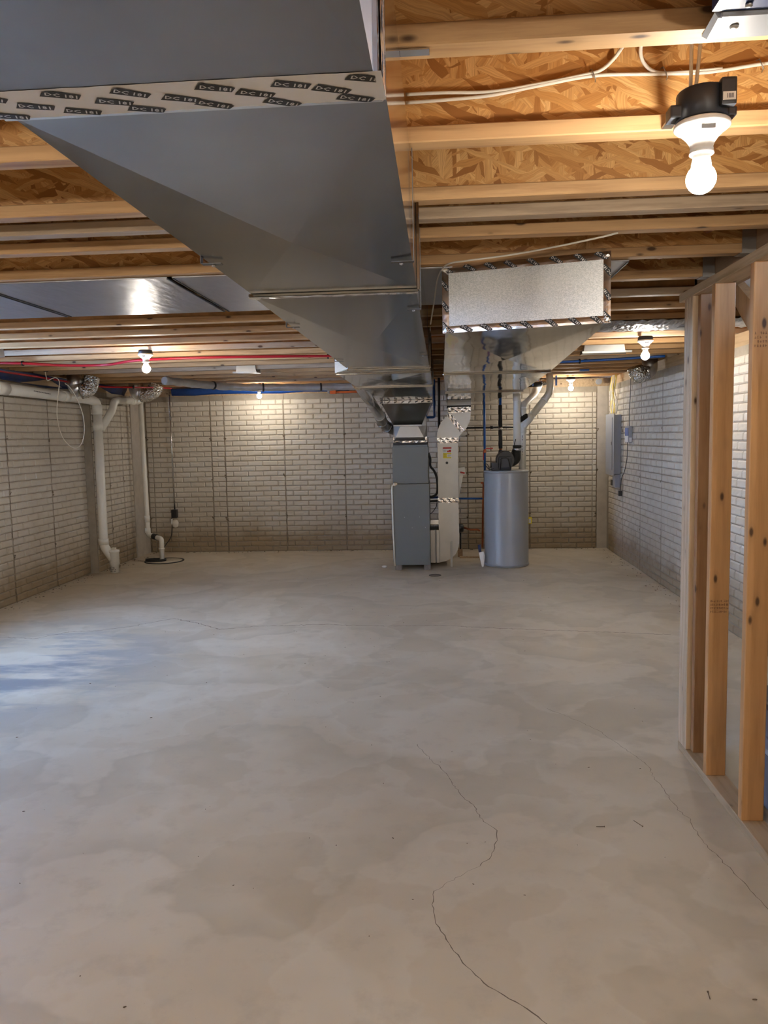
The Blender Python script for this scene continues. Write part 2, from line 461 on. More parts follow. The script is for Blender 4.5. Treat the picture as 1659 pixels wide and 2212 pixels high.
def seam(wall, base, udir, ndir, ztop, wid=.006, z0=0.0):
    """a ragged, dirty fin of concrete left at a form joint"""
    bm = bmesh.new(); base = Vector(base); udir = Vector(udir); ndir = Vector(ndir); n = 46; L_, R_ = [], []
    for i in range(n+1):
        z = z0 + (ztop-z0)*i/n; o = random.uniform(-.006, .006); ww = wid*random.uniform(.35, 1.1)
        p = base + udir*o + Vector((0, 0, z)) + ndir*.0175
        L_.append(bm.verts.new(p-udir*ww/2-ndir*.004)); R_.append(bm.verts.new(p+udir*ww/2-ndir*.004))
        if i: 
            bm.faces.new((L_[i-1], R_[i-1], R_[i], L_[i]))
    obj('form_seam', bm, M['seam'], wall)
    for z in (.46, 1.02, 1.55):      # dark smudges at the old form ties
        bm = bmesh.new(); zz = z + random.uniform(-.03, .03)
        for _ in range(3):
            cx = random.uniform(-.018, .018); cz = random.uniform(-.022, .022); n = 9; rr = random.uniform(.006, .015)
            bm.faces.new([bm.verts.new(base + ndir*.0185 + udir*(cx+rr*random.uniform(.5, 1.3)*math.cos(k*2*PI/n)) + Vector((0, 0, zz+cz+rr*random.uniform(.5, 1.3)*math.sin(k*2*PI/n)))) for k in range(n)])
        obj('tie_mark', bm, M['seam'], wall)

# back wall
wb = struct(obj('wall_back', boxes((-4.5, 2.6, D, D+.2, 0, ZT)), M['joint']))
wb['label'] = 'far basement wall of painted concrete with moulded brick pattern'
lay_bricks(wb, (-3.088, D, 0), (-1, 0, 0), (0, -1, 0), .885, 0, lambda c: -abs(c.z-1.0)*.2+3, 100)
lay_bricks(wb, (-2.901, D, 0), (-1, 0, 0), (0, -1, 0), .182, 0, lambda c: -c.z, 20)
lay_bricks(wb, (-2.898, D, 0), (1, 0, 0), (0, -1, 0), 4.93, 0,
           lambda c: 2-abs(c.x+1.75)-.1*c.z if c.x < -.5 else -abs(c.x-1.6), 180)
struct(obj('trim_1', boxes((2.035, XR, D-.016, D, 0, ZT)), M['column']))
for sx_ in (-2.898, -2.085, -1.272, -.459, .354, 1.167):
    seam(wb, (sx_, D, 0), (1, 0, 0), (0, -1, 0), ZT, .008)
seam(wb, (-3.085, D, 0), (1, 0, 0), (0, -1, 0), ZT, .008)
seam(wb, (-3.972, D, 0), (1, 0, 0), (0, -1, 0), ZT, .014)
seam(wb, (2.03, D, 0), (1, 0, 0), (0, -1, 0), ZT, .012)
# left wall, near stretch with a window out of view, then a stretch that stands forward
wl = struct(obj('wall_left', boxes((-4.4, XL, YB, 4.3, 0, ZT), (-4.4, XL, 5.8, 8.76, 0, ZT), (-4.4, XL, 4.3, 5.8, 0, 1.05), (-4.4, XL, 4.3, 5.8, 1.99, ZT),
                                   (-4.4, XLF, 8.76, D, 0, ZT)), M['joint']))
wl['label'] = 'left basement wall of painted concrete with moulded brick pattern'
inwin = lambda c: 4.2 < c.y < 5.9 and 1.0 < c.z < 2.04
lay_bricks(wl, (XL, 8.75, 0), (0, -1, 0), (1, 0, 0), 3.4, 0, lambda c: -abs(c.y-7.3)*1.0, 225, hide=inwin)
lay_bricks(wl, (XLF, 8.78, 0), (0, 1, 0), (1, 0, 0), 1.13, 0, lambda c: -c.y, 75)
lay_bricks(wl, (XL, 5.3, 0), (0, -1, 0), (1, 0, 0), 8.1, 0, lambda c: 0, 0, hide=inwin)
struct(obj('trim_2', boxes((XLF-.02, XLF+.014, 9.92, D, 0, ZT)), M['column']))
for y in (8.75-.8128, 8.75-1.6256, 8.75-2.4384): seam(wl, (XL, y, 0), (0, 1, 0), (1, 0, 0), ZT, .012)
for y in (8.78+.4064, 8.78+.8128): seam(wl, (XLF, y, 0), (0, 1, 0), (1, 0, 0), ZT, .012)
win = struct(obj('window_1', boxes((-4.26, -4.2, 4.3, 5.8, 1.05, 1.10), (-4.26, -4.2, 4.3, 5.8, 1.94, 1.99), (-4.26, -4.2, 4.3, 4.35, 1.1, 1.94),
                                  (-4.26, -4.2, 5.75, 5.8, 1.1, 1.94), (-4.25, -4.21, 5.03, 5.07, 1.1, 1.94)), M['frame_white']))
obj('pane', boxes((-4.234, -4.230, 4.35, 5.03, 1.1, 1.94)), M['glass'], win)
obj('pane', boxes((-4.234, -4.230, 5.07, 5.75, 1.1, 1.94)), M['glass'], win)
# right wall
wr = struct(obj('wall_right', boxes((XR, 2.5, YB, D, 0, ZT)), M['joint']))
wr['label'] = 'right basement wall of painted concrete with moulded brick pattern'
lay_bricks(wr, (XR, 10.24, 0), (0, -1, 0), (-1, 0, 0), 5.6, 1, lambda c: -abs(c.y-7.2), 300)
lay_bricks(wr, (XR, 4.6, 0), (0, -1, 0), (-1, 0, 0), 7.4, 0, lambda c: 0, 0)
for k in range(6): seam(wr, (XR, 10.24-.8128*(k+1), 0), (0, 1, 0), (-1, 0, 0), ZT, .010)
struct(obj('wall_rear', boxes((-4.5, 2.6, YB-.2, YB, 0, 2.6)), M['column']))

# sill plates and rim above the walls
sill = struct(obj('trim_3', boxes((-4.3, -4.02, YB, D, ZT, ZJ), (-4.2, 2.4, D+.02, D+.2, ZT, ZJ), (XR+.03, 2.4, 4.05, D, ZT, ZJ)), M['plate']))
rim = struct(obj('trim_4', boxes((-4.3, -4.14, YB, D, ZJ, 2.52), (-4.2, 2.4, D+.09, D+.2, ZJ, 2.52), (XR+.12, 2.4, YB, D, ZJ, 2.52)), M['beam']))

# ceiling: deck and I-joists
ceil = struct(obj('ceiling', boxes((-4.4, 2.5, YB, 10.7, 2.52, 2.545)), M['osb_far']))
ceil['label'] = 'open basement ceiling of wooden joists under a strand board deck'
JY = [1.536, 2.004, 2.466, 2.672, 2.915, 3.345, 3.815, 4.262] + [4.262+.447*k for k in range(1, 14)]
JY = [1.536-.46*k for k in range(1, 10)][::-1] + JY
BX = 1.262
def joist(y, x0, x1, mat):
    """y is the far lower edge of the bottom flange"""
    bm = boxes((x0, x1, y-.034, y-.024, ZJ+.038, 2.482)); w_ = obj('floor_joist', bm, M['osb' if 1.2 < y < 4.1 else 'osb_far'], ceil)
    b = bmesh.new(); box(b, x0, x1, y-.058, y, ZJ, ZJ+.038)
    bmesh.ops.bevel(b, geom=b.edges[:], offset=.003, segments=1, affect='EDGES')
    obj('bottom_flange', b, mat, w_)
    obj('top_flange', boxes((x0, x1, y-.058, y, 2.482, 2.52)), mat, w_)
for i, y in enumerate(JY):
    if y > 10.3: continue
    joist(y, -4.13, BX if y < 4.0 else XR+.11, M['joist'] if i % 4 else M['joist_grey'])
# blue foundation membrane tucked over the sill, left and back
def membrane(name, pts, label, mat='blue_wrap'):
    """pts: list of (point, drop vector) making a sagging sheet"""
    bm = bmesh.new(); rows = []
    for (p, d) in pts:
        rows.append([bm.verts.new(Vector(p) + Vector(d)*t + Vector((random.uniform(-.006, .006),)*3)) for t in (0, .33, .66, 1)])
    for a, b in zip(rows, rows[1:]):
        for k in range(3): f = bm.faces.new((a[k], a[k+1], b[k+1], b[k])); f.smooth = True
    o = obj(name, bm, M[mat]); md = o.modifiers.new('s', 'SOLIDIFY'); md.thickness = .003
    return tag(o, label, 'membrane')
membrane('blue_membrane', [((-3.985+.03*math.sin(k*1.9), 5.6+k*.38, 2.206), (-.05, 0, -.10-.012*math.sin(k*1.3))) for k in range(12)],
         'dark blue membrane tucked over the sill of the left wall')
membrane('blue_membrane', [((-3.6+k*.3, D-.03-.012*math.sin(k*2), 2.212), (0, .035, -.085-.01*math.sin(k*1.7))) for k in range(9)],
         'bright blue membrane strip over the far wall beside its left corner', 'blue_bright')
membrane('blue_membrane', [((.78+k*.09, 10.3-.02*math.sin(k*2), 2.205), (0, .03, -.04-.01*math.sin(k*1.7))) for k in range(7)],
         'blue membrane bunched above the white pipes by the water heater')

# beam at the stair opening with joist hangers
beam = struct(obj('trim_5', boxes((BX, BX+.045, YB, 4.04, 2.146, 2.5), (BX, XR+.12, 4.0, 4.045, 2.146, 2.5)), M['beam']))
for i, y in enumerate([v for v in JY if .9 < v < 4]):
    h = thing('joist_hanger', 'bright steel joist hanger at the beam, ' + (['out of view beside the nearest joist', 'on the joist above the bulb', 'on the joist behind the bulb', 'on the close set joist', 'on the last close set joist', 'over the gap between the two tallest wall studs', 'nearest the end post of the framed wall', 'at the stair header'][i % 8]),
              'bracket', (BX, y, ZJ), 'joist hangers on the stair beam')
    obj('seat', boxes((BX-.062, BX-.001, y-.062, y+.003, ZJ-.003, ZJ-.0005)), M['galv_boot'], h)
    obj('side_flange', boxes((BX-.055, BX-.001, y-.0625, y-.060, ZJ-.001, ZJ+.10)), M['galv_boot'], h)
    obj('side_flange', boxes((BX-.055, BX-.001, y+.001, y+.0035, ZJ-.001, ZJ+.10)), M['galv_boot'], h)

# framed partition on the right
PX = 1.118
part = struct(obj('wall_inner', bevbox(PX, PX+.089, .2, 3.716, 0.0, .038, .002, 1), M['plate']))
part['label'] = 'open framed partition of bare studs along the right'
tp = obj('top_plate', bevbox(PX, PX+.089, .2, 3.80, 2.107, 2.145, .002, 1), M['plate'], part)
SW = .082
def stud(y0, mat=None, x=PX, z1=2.107):
    o = obj('stud', bevbox(x, x+SW, y0, y0+.037, .038, z1, .0025, 1), mat or M['stud'], part); return o
for y_ in (3.601, 3.6395, 3.678): stud(y_, M['stud_pale'])
stud(3.562, M['stud_dark'], PX+.022)
for y_ in (3.320, 2.922, 2.518, 2.112, 1.706, 1.300): stud(y_)
bm = bmesh.new()   # blue chalk/glue at the foot of the end post
def stamp(x0, z0, cols, rows, cw, rh, y, rot=False):
    """small worn grade print: broken strokes too faint to read"""
    bb = []; rnd = random.Random(int(z0*100))
    for r_ in range(rows):
        for c in range(cols):
            if rnd.random() < .12: continue
            X, Z = x0+c*cw, z0-r_*rh
            for _ in range(3):
                if rnd.random() < .5: xx = X+rnd.uniform(0, cw*.55); bb.append((xx, xx+.0012, y-.0006, y, Z, Z+rh*.62))
                else: zz = Z+rnd.uniform(0, rh*.55); bb.append((X, X+cw*.7, y-.0006, y, zz, zz+.0012))
    o = obj('grade_stamp', boxes(*bb), M['stamp'], part); o['kind'] = 'stuff'; return o
stamp(PX+.006, .795, 11, 4, .0068, .015, 3.3198)
stamp(PX+.006, 1.852, 8, 4, .0092, .015, 2.9218)
# stair stringer seen between the studs
def on_x(px, py, X):
    d = fw + r2*((px-829.5)/F_PX) - u2*((py-1106)/F_PX); k = X/d.x
    return Vector((0, 0, EYE)) + d*k
a = on_x(1589, 610, 1.31); b_ = on_x(1590, 664, 1.31); c2 = on_x(1640, 757, 1.31); d2 = on_x(1655, 690, 1.31)
bm = bmesh.new()
pl_ = [a, b_, c2, c2+Vector((0, -.25, -.23)), c2+Vector((0, -.25, .02)), Vector((1.31, d2.y, d2.z))]
f1 = [bm.verts.new((1.31, q.y, q.z)) for q in pl_]; f2 = [bm.verts.new((1.35, q.y, q.z)) for q in pl_]
bm.faces.new(f1); bm.faces.new(f2[::-1])
for i in range(6): bm.faces.new((f1[i], f2[i], f2[(i+1) % 6], f1[(i+1) % 6]))
solo('stair_stringer', bm, M['stud'], 'sloping wooden stair stringer seen behind the studs under the top plate', 'board')
# ------------------------------------------------------------------ lamps
def lamp_fixture(x, y, ztop, label, group, k=1.0):
    """junction box on a bar between two joists, white holder, screw-in lamp; ztop = underside of the box"""
    t = thing('light_fixture', label, 'light fixture', (x, y, ztop), group)
    bh = .062 if ztop < 2.17 else .026
    bm = bmesh.new(); lathe(bm, (x, y, ztop), [(.050, 0.001), (.053, .004), (.052, bh-.004), (.049, bh)], 24)
    bx_ = obj('junction_box', bm, M['boxblack'], t)
    if bh > .05:
        obj('box_lug', bevbox(x+.018, x+.049, y-.062, y-.040, ztop+.012, ztop+.066, .006), M['boxblack'], bx_)
        obj('box_lug', bevbox(x-.070, x-.040, y-.02, y+.02, ztop+.006, ztop+.032, .004), M['boxblack'], bx_)
        obj('box_lug', bevbox(x+.044, x+.064, y-.02, y+.02, ztop+.006, ztop+.024, .004), M['boxblack'], bx_)
        obj('sticker', boxes((x+.0205, x+.0455, y-.0632, y-.0623, ztop+.020, ztop+.036)), M['paper'], bx_)
        obj('barcode', boxes(*[(x+.0285+i*.0028, x+.0296+i*.0028+.0004*(i % 2), y-.0636, y-.0631, ztop+.0235, ztop+.0325) for i in range(5)]), M['ink'], bx_)['kind'] = 'stuff'
    ja = max([v for v in JY if v < y-.03] or [y-.25]); jb = min([v for v in JY if v-.058 > y] or [y+.3])-.058
    obj('mounting_bar', boxes((x-.03, x-.006, y-.02, jb+.001, ztop+bh, ztop+bh+.004)), M['galv_boot'], t)
    bm = bmesh.new()
    lathe(bm, (x, y, ztop), [(.053, 0), (.0562, -.003), (.057, -.009), (.053, -.013), (.044, -.019), (.033, -.030), (.0255, -.041), (.0225, -.050), (.0235, -.053), (.0235, -.057), (.0220, -.058), (.0245, -.059), (.0248, -.063), (.0220, -.065)], 32)
    h = obj('lamp_holder', bm, M['white'], t)
    obj('holder_window', bevbox(x-.014, x+.014, y-.0440, y-.039, ztop-.0265, ztop-.0165, .002), M['panelgrey'], h)
    bm = bmesh.new(); lathe(bm, (x, y, ztop), [(.0175, -.064), (.0182, -.072), (.020, -.082), (.0205, -.090)], 24)
    obj('lamp_collar', bm, M['white'], t)
    bm = bmesh.new(); R_ = .0305; pr = []
    for q in range(0, 9):
        a = -.87 + q*(PI/2+.87)/8; pr.append((R_*math.cos(a), -.113-R_*math.sin(a)))
    pr[-1] = (.002, pr[-1][1])
    lathe(bm, (x, y, ztop), pr, 20)
    obj('bulb', bm, BM(k), t)
    return t
_bm = {}
def BM(k):
    if k not in _bm: _bm[k] = bulbmat(k)
    return _bm[k]
ZL = 2.178
lamp_fixture(.556, 1.75, 2.156, 'lit bulb in white holder under black round box at upper right', 'bare bulbs', .55)
lamp_fixture(-2.21, 5.84, ZL, 'lit bulb hanging from joists over left part of room, before the red pipe', 'bare bulbs', .9)
lamp_fixture(1.50, 5.90, ZL, 'lit bulb near framed wall, in front of steel elbow duct', 'bare bulbs', .9)
lamp_fixture(-2.29, 9.90, ZL, 'small lit bulb close to far wall, left of the duct', 'bare bulbs', .6)
lamp_fixture(1.62, 9.90, ZL, 'small lit bulb close to far wall, right of white vent pipes', 'bare bulbs', .6)
lamp_fixture(-2.2, .75, ZL, 'lit bulb on left behind the viewpoint, out of the picture', 'unseen bulbs behind the viewpoint', 1.8)  # this and the next two are unseen, boosted to brighten the floor
lamp_fixture(-1.2, -1.9, ZL, 'lit bulb at the rear left, out of the picture', 'unseen bulbs behind the viewpoint', 2.2)
lamp_fixture(.9, -1.0, ZL, 'lit bulb at the rear right, out of the picture', 'unseen bulbs behind the viewpoint', 2.2)

# ------------------------------------------------------------------ printed foil tape
def text_mesh(body, size):
    cu = bpy.data.curves.new('t', 'FONT'); cu.body = body; cu.size = size; cu.align_x = 'CENTER'; cu.align_y = 'CENTER'
    cu.space_line = .8
    cu.offset = size*.02; cu.resolution_u = 1
    o = bpy.data.objects.new('t', cu); C.objects.link(o); dg = bpy.context.evaluated_depsgraph_get(); dg.update()
    me = bpy.data.meshes.new_from_object(o.evaluated_get(dg)); bpy.data.objects.remove(o); return me
MARK = []
for body in ('DC 181', ' DC 181'):
    me = text_mesh(body, .0155); bm = bmesh.new()
    wq = .030; hq = .0115
    q = [bm.verts.new((x_, y_, 0)) for x_, y_ in ((-wq, -hq), (wq-.004, -hq*.75), (wq, hq*.7), (-wq+.006, hq))]
    bm.faces.new(q).material_index = 0
    k = len(bm.faces); bm.from_mesh(me); bm.faces.ensure_lookup_table()
    for v in list(bm.verts)[4:]: v.co.z += .0004
    for f in bm.faces[k:]: f.material_index = 1
    mm = bpy.data.meshes.new('print_mark'); bm.to_mesh(mm); bm.free(); mm.materials.append(M['ink']); mm.materials.append(M['tape_text']); MARK.append(mm)
def marks(parent, o0, ud, vd, nd, ul, vl, pitch=.085, rows=2, size=1.0, slant=.45, lift=.0012):
    """prints scattered along a strip: o0 corner, ud along, vd across, nd outwards"""
    ud, vd, nd = Vector(ud).normalized(), Vector(vd).normalized(), Vector(nd).normalized(); i = 0
    for r in range(rows):
        u = pitch*(.25 + .5*(r % 2))
        while u < ul-.01:
            v = vl*(r+.5)/rows + random.uniform(-.05, .05)*vl
            p = Vector(o0) + ud*u + vd*v + nd*lift
            an = slant + random.uniform(-.12, .12)
            a = ud*math.cos(an) + vd*math.sin(an); b = nd.cross(a)
            m4 = Matrix(((a.x, b.x, nd.x), (a.y, b.y, nd.y), (a.z, b.z, nd.z))).to_4x4()
            m4 = Matrix.Translation(p) @ m4 @ Matrix.Scale(size, 4)
            q = bmesh.new(); q.from_mesh(MARK[i % 2]); q.transform(m4)
            for pc, pn in ((Vector(o0), -vd), (Vector(o0)+vd*vl, vd), (Vector(o0), -ud), (Vector(o0)+ud*ul, ud)):
                bmesh.ops.bisect_plane(q, geom=q.verts[:]+q.edges[:]+q.faces[:], plane_co=pc, plane_no=pn, clear_outer=True)
            if len(q.faces):
                q.transform(Matrix.Translation(-p)); me = bpy.data.meshes.new('print_mark'); q.to_mesh(me); me.materials.append(M['ink']); me.materials.append(M['tape_text'])
                o = bpy.data.objects.new('print_mark', me); C.objects.link(o); o.parent = parent; o.location = p
            q.free()
            i += 1; u += pitch*random.uniform(.9, 1.15)
def tapestrip(parent, o0, ud, vd, nd, ul, vl, th=.0012, wob=.0015, n=24, mat='tape'):
    bm = bmesh.new(); o0 = Vector(o0); ud, vd, nd = Vector(ud).normalized(), Vector(vd).normalized(), Vector(nd).normalized()
    rows = []
    for i in range(n+1):
        rows.append([bm.verts.new(o0 + ud*ul*i/n + vd*vl*j/3 + nd*(th if 0 < j < 3 else th*.3) + vd*random.uniform(-wob, wob) + nd*random.uniform(0, wob*.5)) for j in range(4)])
    for a, b in zip(rows, rows[1:]):
        for j in range(3): bm.faces.new((a[j], a[j+1], b[j+1], b[j]))
    return obj('foil_tape', bm, M[mat], parent, recalc=False)

# ------------------------------------------------------------------ supply trunk
ZTOP = 2.208
sup = thing('supply_duct', 'large grey sheet metal trunk duct running overhead towards the furnace', 'duct', (-.32, 4, 1.95))
def ductsec(parent, name, ya, yb, La, Ra, za, Lb, Rb, zb, mat, sag=.006, side=None, ztop=ZTOP, lift=0.0):
    """one length of rectangular duct with a cross-broken bottom"""
    bm = bmesh.new()
    a = [bm.verts.new(p) for p in ((La, ya, za), (Ra, ya+lift, za), (Ra, ya+lift, ztop), (La, ya, ztop))]
    b = [bm.verts.new(p) for p in ((Lb, yb, zb), (Rb, yb, zb), (Rb, yb, ztop), (Lb, yb, ztop))]
    cx, cy_, cz = (La+Ra+Lb+Rb)/4, (ya+yb)/2, (za+zb)/2 - sag
    cv = bm.verts.new((cx, cy_, cz))
    for q in ((a[0], a[1]), (a[1], b[1]), (b[1], b[0]), (b[0], a[0])): bm.faces.new((q[0], q[1], cv)).material_index = 0
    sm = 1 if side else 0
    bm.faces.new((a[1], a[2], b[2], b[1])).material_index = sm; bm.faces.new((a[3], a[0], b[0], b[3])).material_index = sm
    bm.faces.new((a[2], a[3], b[3], b[2])).material_index = 0; bm.faces.new((a[3], a[2], a[1], a[0])); bm.faces.new(b)
    return obj(name, bm, [mat, side or mat], parent)
G, GS = M['galv'], M['galv_side']
ductsec(sup, 'duct_section', -1.6, .992, -.60, -.080, 1.950, -.585, -.074, 1.950, M['galv_near'], .012, M['galv_side2'])
obj('step_collar', bevbox(-.582, -.067, .985, 1.066, 1.9515, ZTOP-.002, .002, 1), GS, sup)
tp1 = tapestrip(sup, (-.584, .972, 1.9498), (1, 0, 0), (0, 1, .01), (0, 0, -1), .520, .082, .0012, .0008, 40, 'tape_matte')
marks(tp1, (-.584, .976, 1.9486), (1, 0, 0), (0, 1, .01), (0, 0, -1), .512, .078, .094, 3, .82, .42)
tp2 = tapestrip(sup, (-.0655, .985, 1.952), (0, 0, 1), (0, 1, 0), (1, 0, 0), .25, .082)
marks(tp2, (-.0650, .988, 1.955), (0, 0, 1), (0, 1, 0), (1, 0, 0), .24, .076, .062, 2, .7)
ductsec(sup, 'duct_section', 1.062, 2.395, -.570, -.064, 1.956, -.566, -.064, 1.956, G, .016, GS)
ductsec(sup, 'duct_section', 2.405, 5.07, -.572, -.066, 1.955, -.587, -.063, 1.955, G, .016, GS)
ductsec(sup, 'flared_section', 5.08, 5.37, -.588, -.062, 1.955, -.700, -.060, 1.952, G, .002, GS)
ductsec(sup, 'duct_section', 5.38, 6.85, -.702, -.060, 1.953, -.720, -.060, 1.950, M['galv_mirror'], .008, GS)
ductsec(sup, 'duct_section', 6.86, 8.45, -.722, -.060, 1.950, -.640, -.082, 1.902, M['galv_mirror'], .004, GS)
bm = bmesh.new(); va = [bm.verts.new(p) for p in ((-.590, 5.055, 1.957), (-.712, 5.37, 1.955), (-.712, 5.37, 2.06), (-.597, 5.09, 2.06))]; bm.faces.new(va)
bmesh.ops.solidify(bm, geom=bm.faces[:], thickness=.003)
setl(obj('flare_plate', bm, M['galv_cap'], sup), 'slanted plate added in lighter metal where the trunk widens')  # lighter plate added so the flared side of the trunk looks bright
# raised drive seams with their foil tape and screws
for (y, l, r, z) in ((2.40, -.575, -.060, 1.952), (5.075, -.592, -.058, 1.951), (5.375, -.706, -.056, 1.948), (6.855, -.724, -.056, 1.946)):
    s_ = obj('seam_cleat', bevbox(l, r, y-.012, y+.012, z-.006, z+.004, .002, 1), M['galv_mirror'], sup)
    t_ = tapestrip(sup, (l, y-.016, z-.0065), (1, 0, 0), (0, 1, 0), (0, 0, -1), r-l, .032, .001, .003)
    marks(t_, (l, y-.014, z-.0068), (1, 0, 0), (0, 1, 0), (0, 0, -1), r-l, .028, .11, 1, .42)
    obj('seam_cleat', bevbox(r-.004, r+.006, y-.012, y+.012, z, ZTOP-.002, .002, 1), M['galv_mirror'], sup)
# tie straps: thin steel strips holding the trunk to the joists
for (x, y, zb, fx) in ((-.060, 1.50, None, .05), (-.060, 1.985, 1.95, -.055), (-.577, 1.93, 1.95, .05), (-.060, 2.72, 1.95, -.045), (-.588, 3.05, 1.95, .05), (-.060, 4.25, 1.95, -.045), (-.59, 4.45, 1.95, .05)):
    sg = 1 if x > -.3 else -1
    if zb is None:
        obj('hanger_strap', boxes((x-.045, x+.05, y-.012, y+.012, ZJ-.004, ZJ-.0015)), M['galv_pipe'], sup); continue
    st_ = obj('hanger_strap', boxes((x, x+.0015*sg, y-.010, y+.010, zb-.003, ZJ-.002), (min(x, x+fx), max(x, x+fx), y-.010, y+.010, zb-.0045, zb-.003)), M['strap'], sup)
    bm = bmesh.new(); lathe(bm, (x+fx*.55, y+.004, zb-.0045), [(.005, 0), (.005, -.004), (.001, -.006)], 8); obj('screw', bm, M['staple'], st_)
t_ = tapestrip(sup, (-.642, 8.425, 1.899), (1, 0, 0), (0, .3, -1), (0, -1, -.3), .562, .032, .001, .003)
marks(t_, (-.64, 8.423, 1.898), (1, 0, 0), (0, .3, -1), (0, -1, -.3), .55, .03, .07, 1, .6, -.4, .003)

# plenum: hood that narrows down to the furnace
ple = thing('supply_plenum', 'grey tapered sheet metal plenum standing on top of the furnace', 'duct', (-.34, 9.0, 1.44))
bm = bmesh.new()
A = [(-.640, 8.455, 1.896), (-.082, 8.455, 1.896), (-.205, 8.78, 1.640), (-.520, 8.78, 1.640)]
B = [(-.640, 9.35, 1.896), (-.082, 9.35, 1.896), (-.205, 9.35, 1.640), (-.520, 9.35, 1.640)]
va = [bm.verts.new(p) for p in A]; vb = [bm.verts.new(p) for p in B]
bm.faces.new(va); bm.faces.new(vb[::-1])
for i in range(4): bm.faces.new((va[i], vb[i], vb[(i+1) % 4], va[(i+1) % 4]))
obj('hood', bm, M['galv'], ple)
obj('hood_top', boxes((-.640, -.082, 8.46, 9.35, 1.90, ZTOP)), M['galv'], ple)
obj('collar', bevbox(-.522, -.205, 8.775, 8.81, 1.628, 1.644, .002, 1), M['galv_light'], ple)
bm = bmesh.new()    # lower box with a bevelled front face
Y0, Y1 = 8.86, 9.40
o_ = {k: bm.verts.new(v) for k, v in {'tl': (-.527, Y0, 1.632), 'tr': (-.155, Y0, 1.632), 'bl': (-.527, Y0, 1.442), 'br': (-.155, Y0, 1.442), 'ml': (-.445, Y0-.045, 1.632), 'mr': (-.250, Y0-.045, 1.632), 'nl': (-.500, Y0-.045, 1.505), 'nr': (-.185, Y0-.045, 1.505),
     'TL': (-.527, Y1, 1.632), 'TR': (-.155, Y1, 1.632), 'BL': (-.527, Y1, 1.442), 'BR': (-.155, Y1, 1.442)}.items()}
for f in (('ml', 'mr', 'nr', 'nl'), ('tl', 'ml', 'nl'), ('tl', 'nl', 'bl'), ('mr', 'tr', 'nr'), ('tr', 'br', 'nr'), ('nl', 'nr', 'br', 'bl'), ('tl', 'bl', 'BL', 'TL'), ('tr', 'TR', 'BR', 'br'), ('TL', 'BL', 'BR', 'TR'), ('tl', 'TL', 'TR', 'tr', 'mr', 'ml')):
    bm.faces.new([o_[k] for k in f])
obj('plenum_box', bm, M['galv_light'], ple)
obj('riser', boxes((-.52, -.157, 9.0, 9.38, 1.632, 1.90)), M['galv_light'], ple)
t_ = tapestrip(ple, (-.530, 8.846, 1.445), (1, 0, 0), (0, -.02, 1), (0, -1, 0), .378, .062, .002, .004)
marks(t_, (-.528, 8.842, 1.448), (1, 0, 0), (0, 0, 1), (0, -1, 0), .372, .056, .066, 2, .75, -.4, .004)

# round branch from the trunk down into the plenum
rb = thing('round_duct', 'shiny round steel duct slanting down to the furnace plenum', 'duct', (-.75, 8, 1.8))
p0, p1 = Vector((-.723, 7.0, 1.995)), Vector((-.662, 8.7, 1.745))
bm = bmesh.new(); tube(bm, [p0, p1], .053, 28); obj('straight_pipe', bm, M['galv_pipe'], rb)
bm = bmesh.new(); q = [p0.lerp(p1, .97), p1, Vector((-.648, 8.80, 1.68)), Vector((-.605, 8.92, 1.630)), Vector((-.525, 9.06, 1.590))]
tube(bm, q, .062, 20); obj('elbow', bm, M['galv_light'], rb)
for k, qq in enumerate(q[1:4]):
    d_ = (q[k+2]-q[k]).normalized(); bm = bmesh.new(); tube(bm, [qq-d_*.006, qq+d_*.006], .065, 20); obj('elbow_bead', bm, M['galv_pipe'], rb)
bm = bmesh.new(); tube(bm, [p0-(p1-p0).normalized()*.02, p0+(p1-p0).normalized()*.03], .057, 20); obj('start_collar', bm, M['tape'], rb)

# ------------------------------------------------------------------ return duct
ret = thing('return_duct', 'wide sheet metal return duct with a taped spangled end cap', 'duct', (.35, 3.4, 1.95))
GM = M['galv_mirror']
ductsec(ret, 'duct_section', 3.37, 5.60, .028, .672, 1.952, .030, .775, 1.950, GM, .018, GS, lift=-.17)
ductsec(ret, 'duct_section', 5.61, 8.02, .030, .777, 1.950, .060, .838, 1.950, GM, .008, GS)
ductsec(ret, 'end_section', 8.03, 8.95, .062, .836, 1.950, .070, .560, 1.888, GM, .003, GS)
for (y, l, r, z) in ((5.605, .026, .780, 1.947), (8.025, .056, .842, 1.946)):
    obj('seam_cleat', bevbox(l, r, y-.014, y+.014, z-.007, z+.003, .002, 1), GM, ret)
    t_ = tapestrip(ret, (l, y-.018, z-.0075), (1, 0, 0), (0, 1, 0), (0, 0, -1), r-l, .036, .001, .003)
    marks(t_, (l, y-.014, z-.0078), (1, 0, 0), (0, 1, 0), (0, 0, -1), r-l, .028, .12, 1, .42)
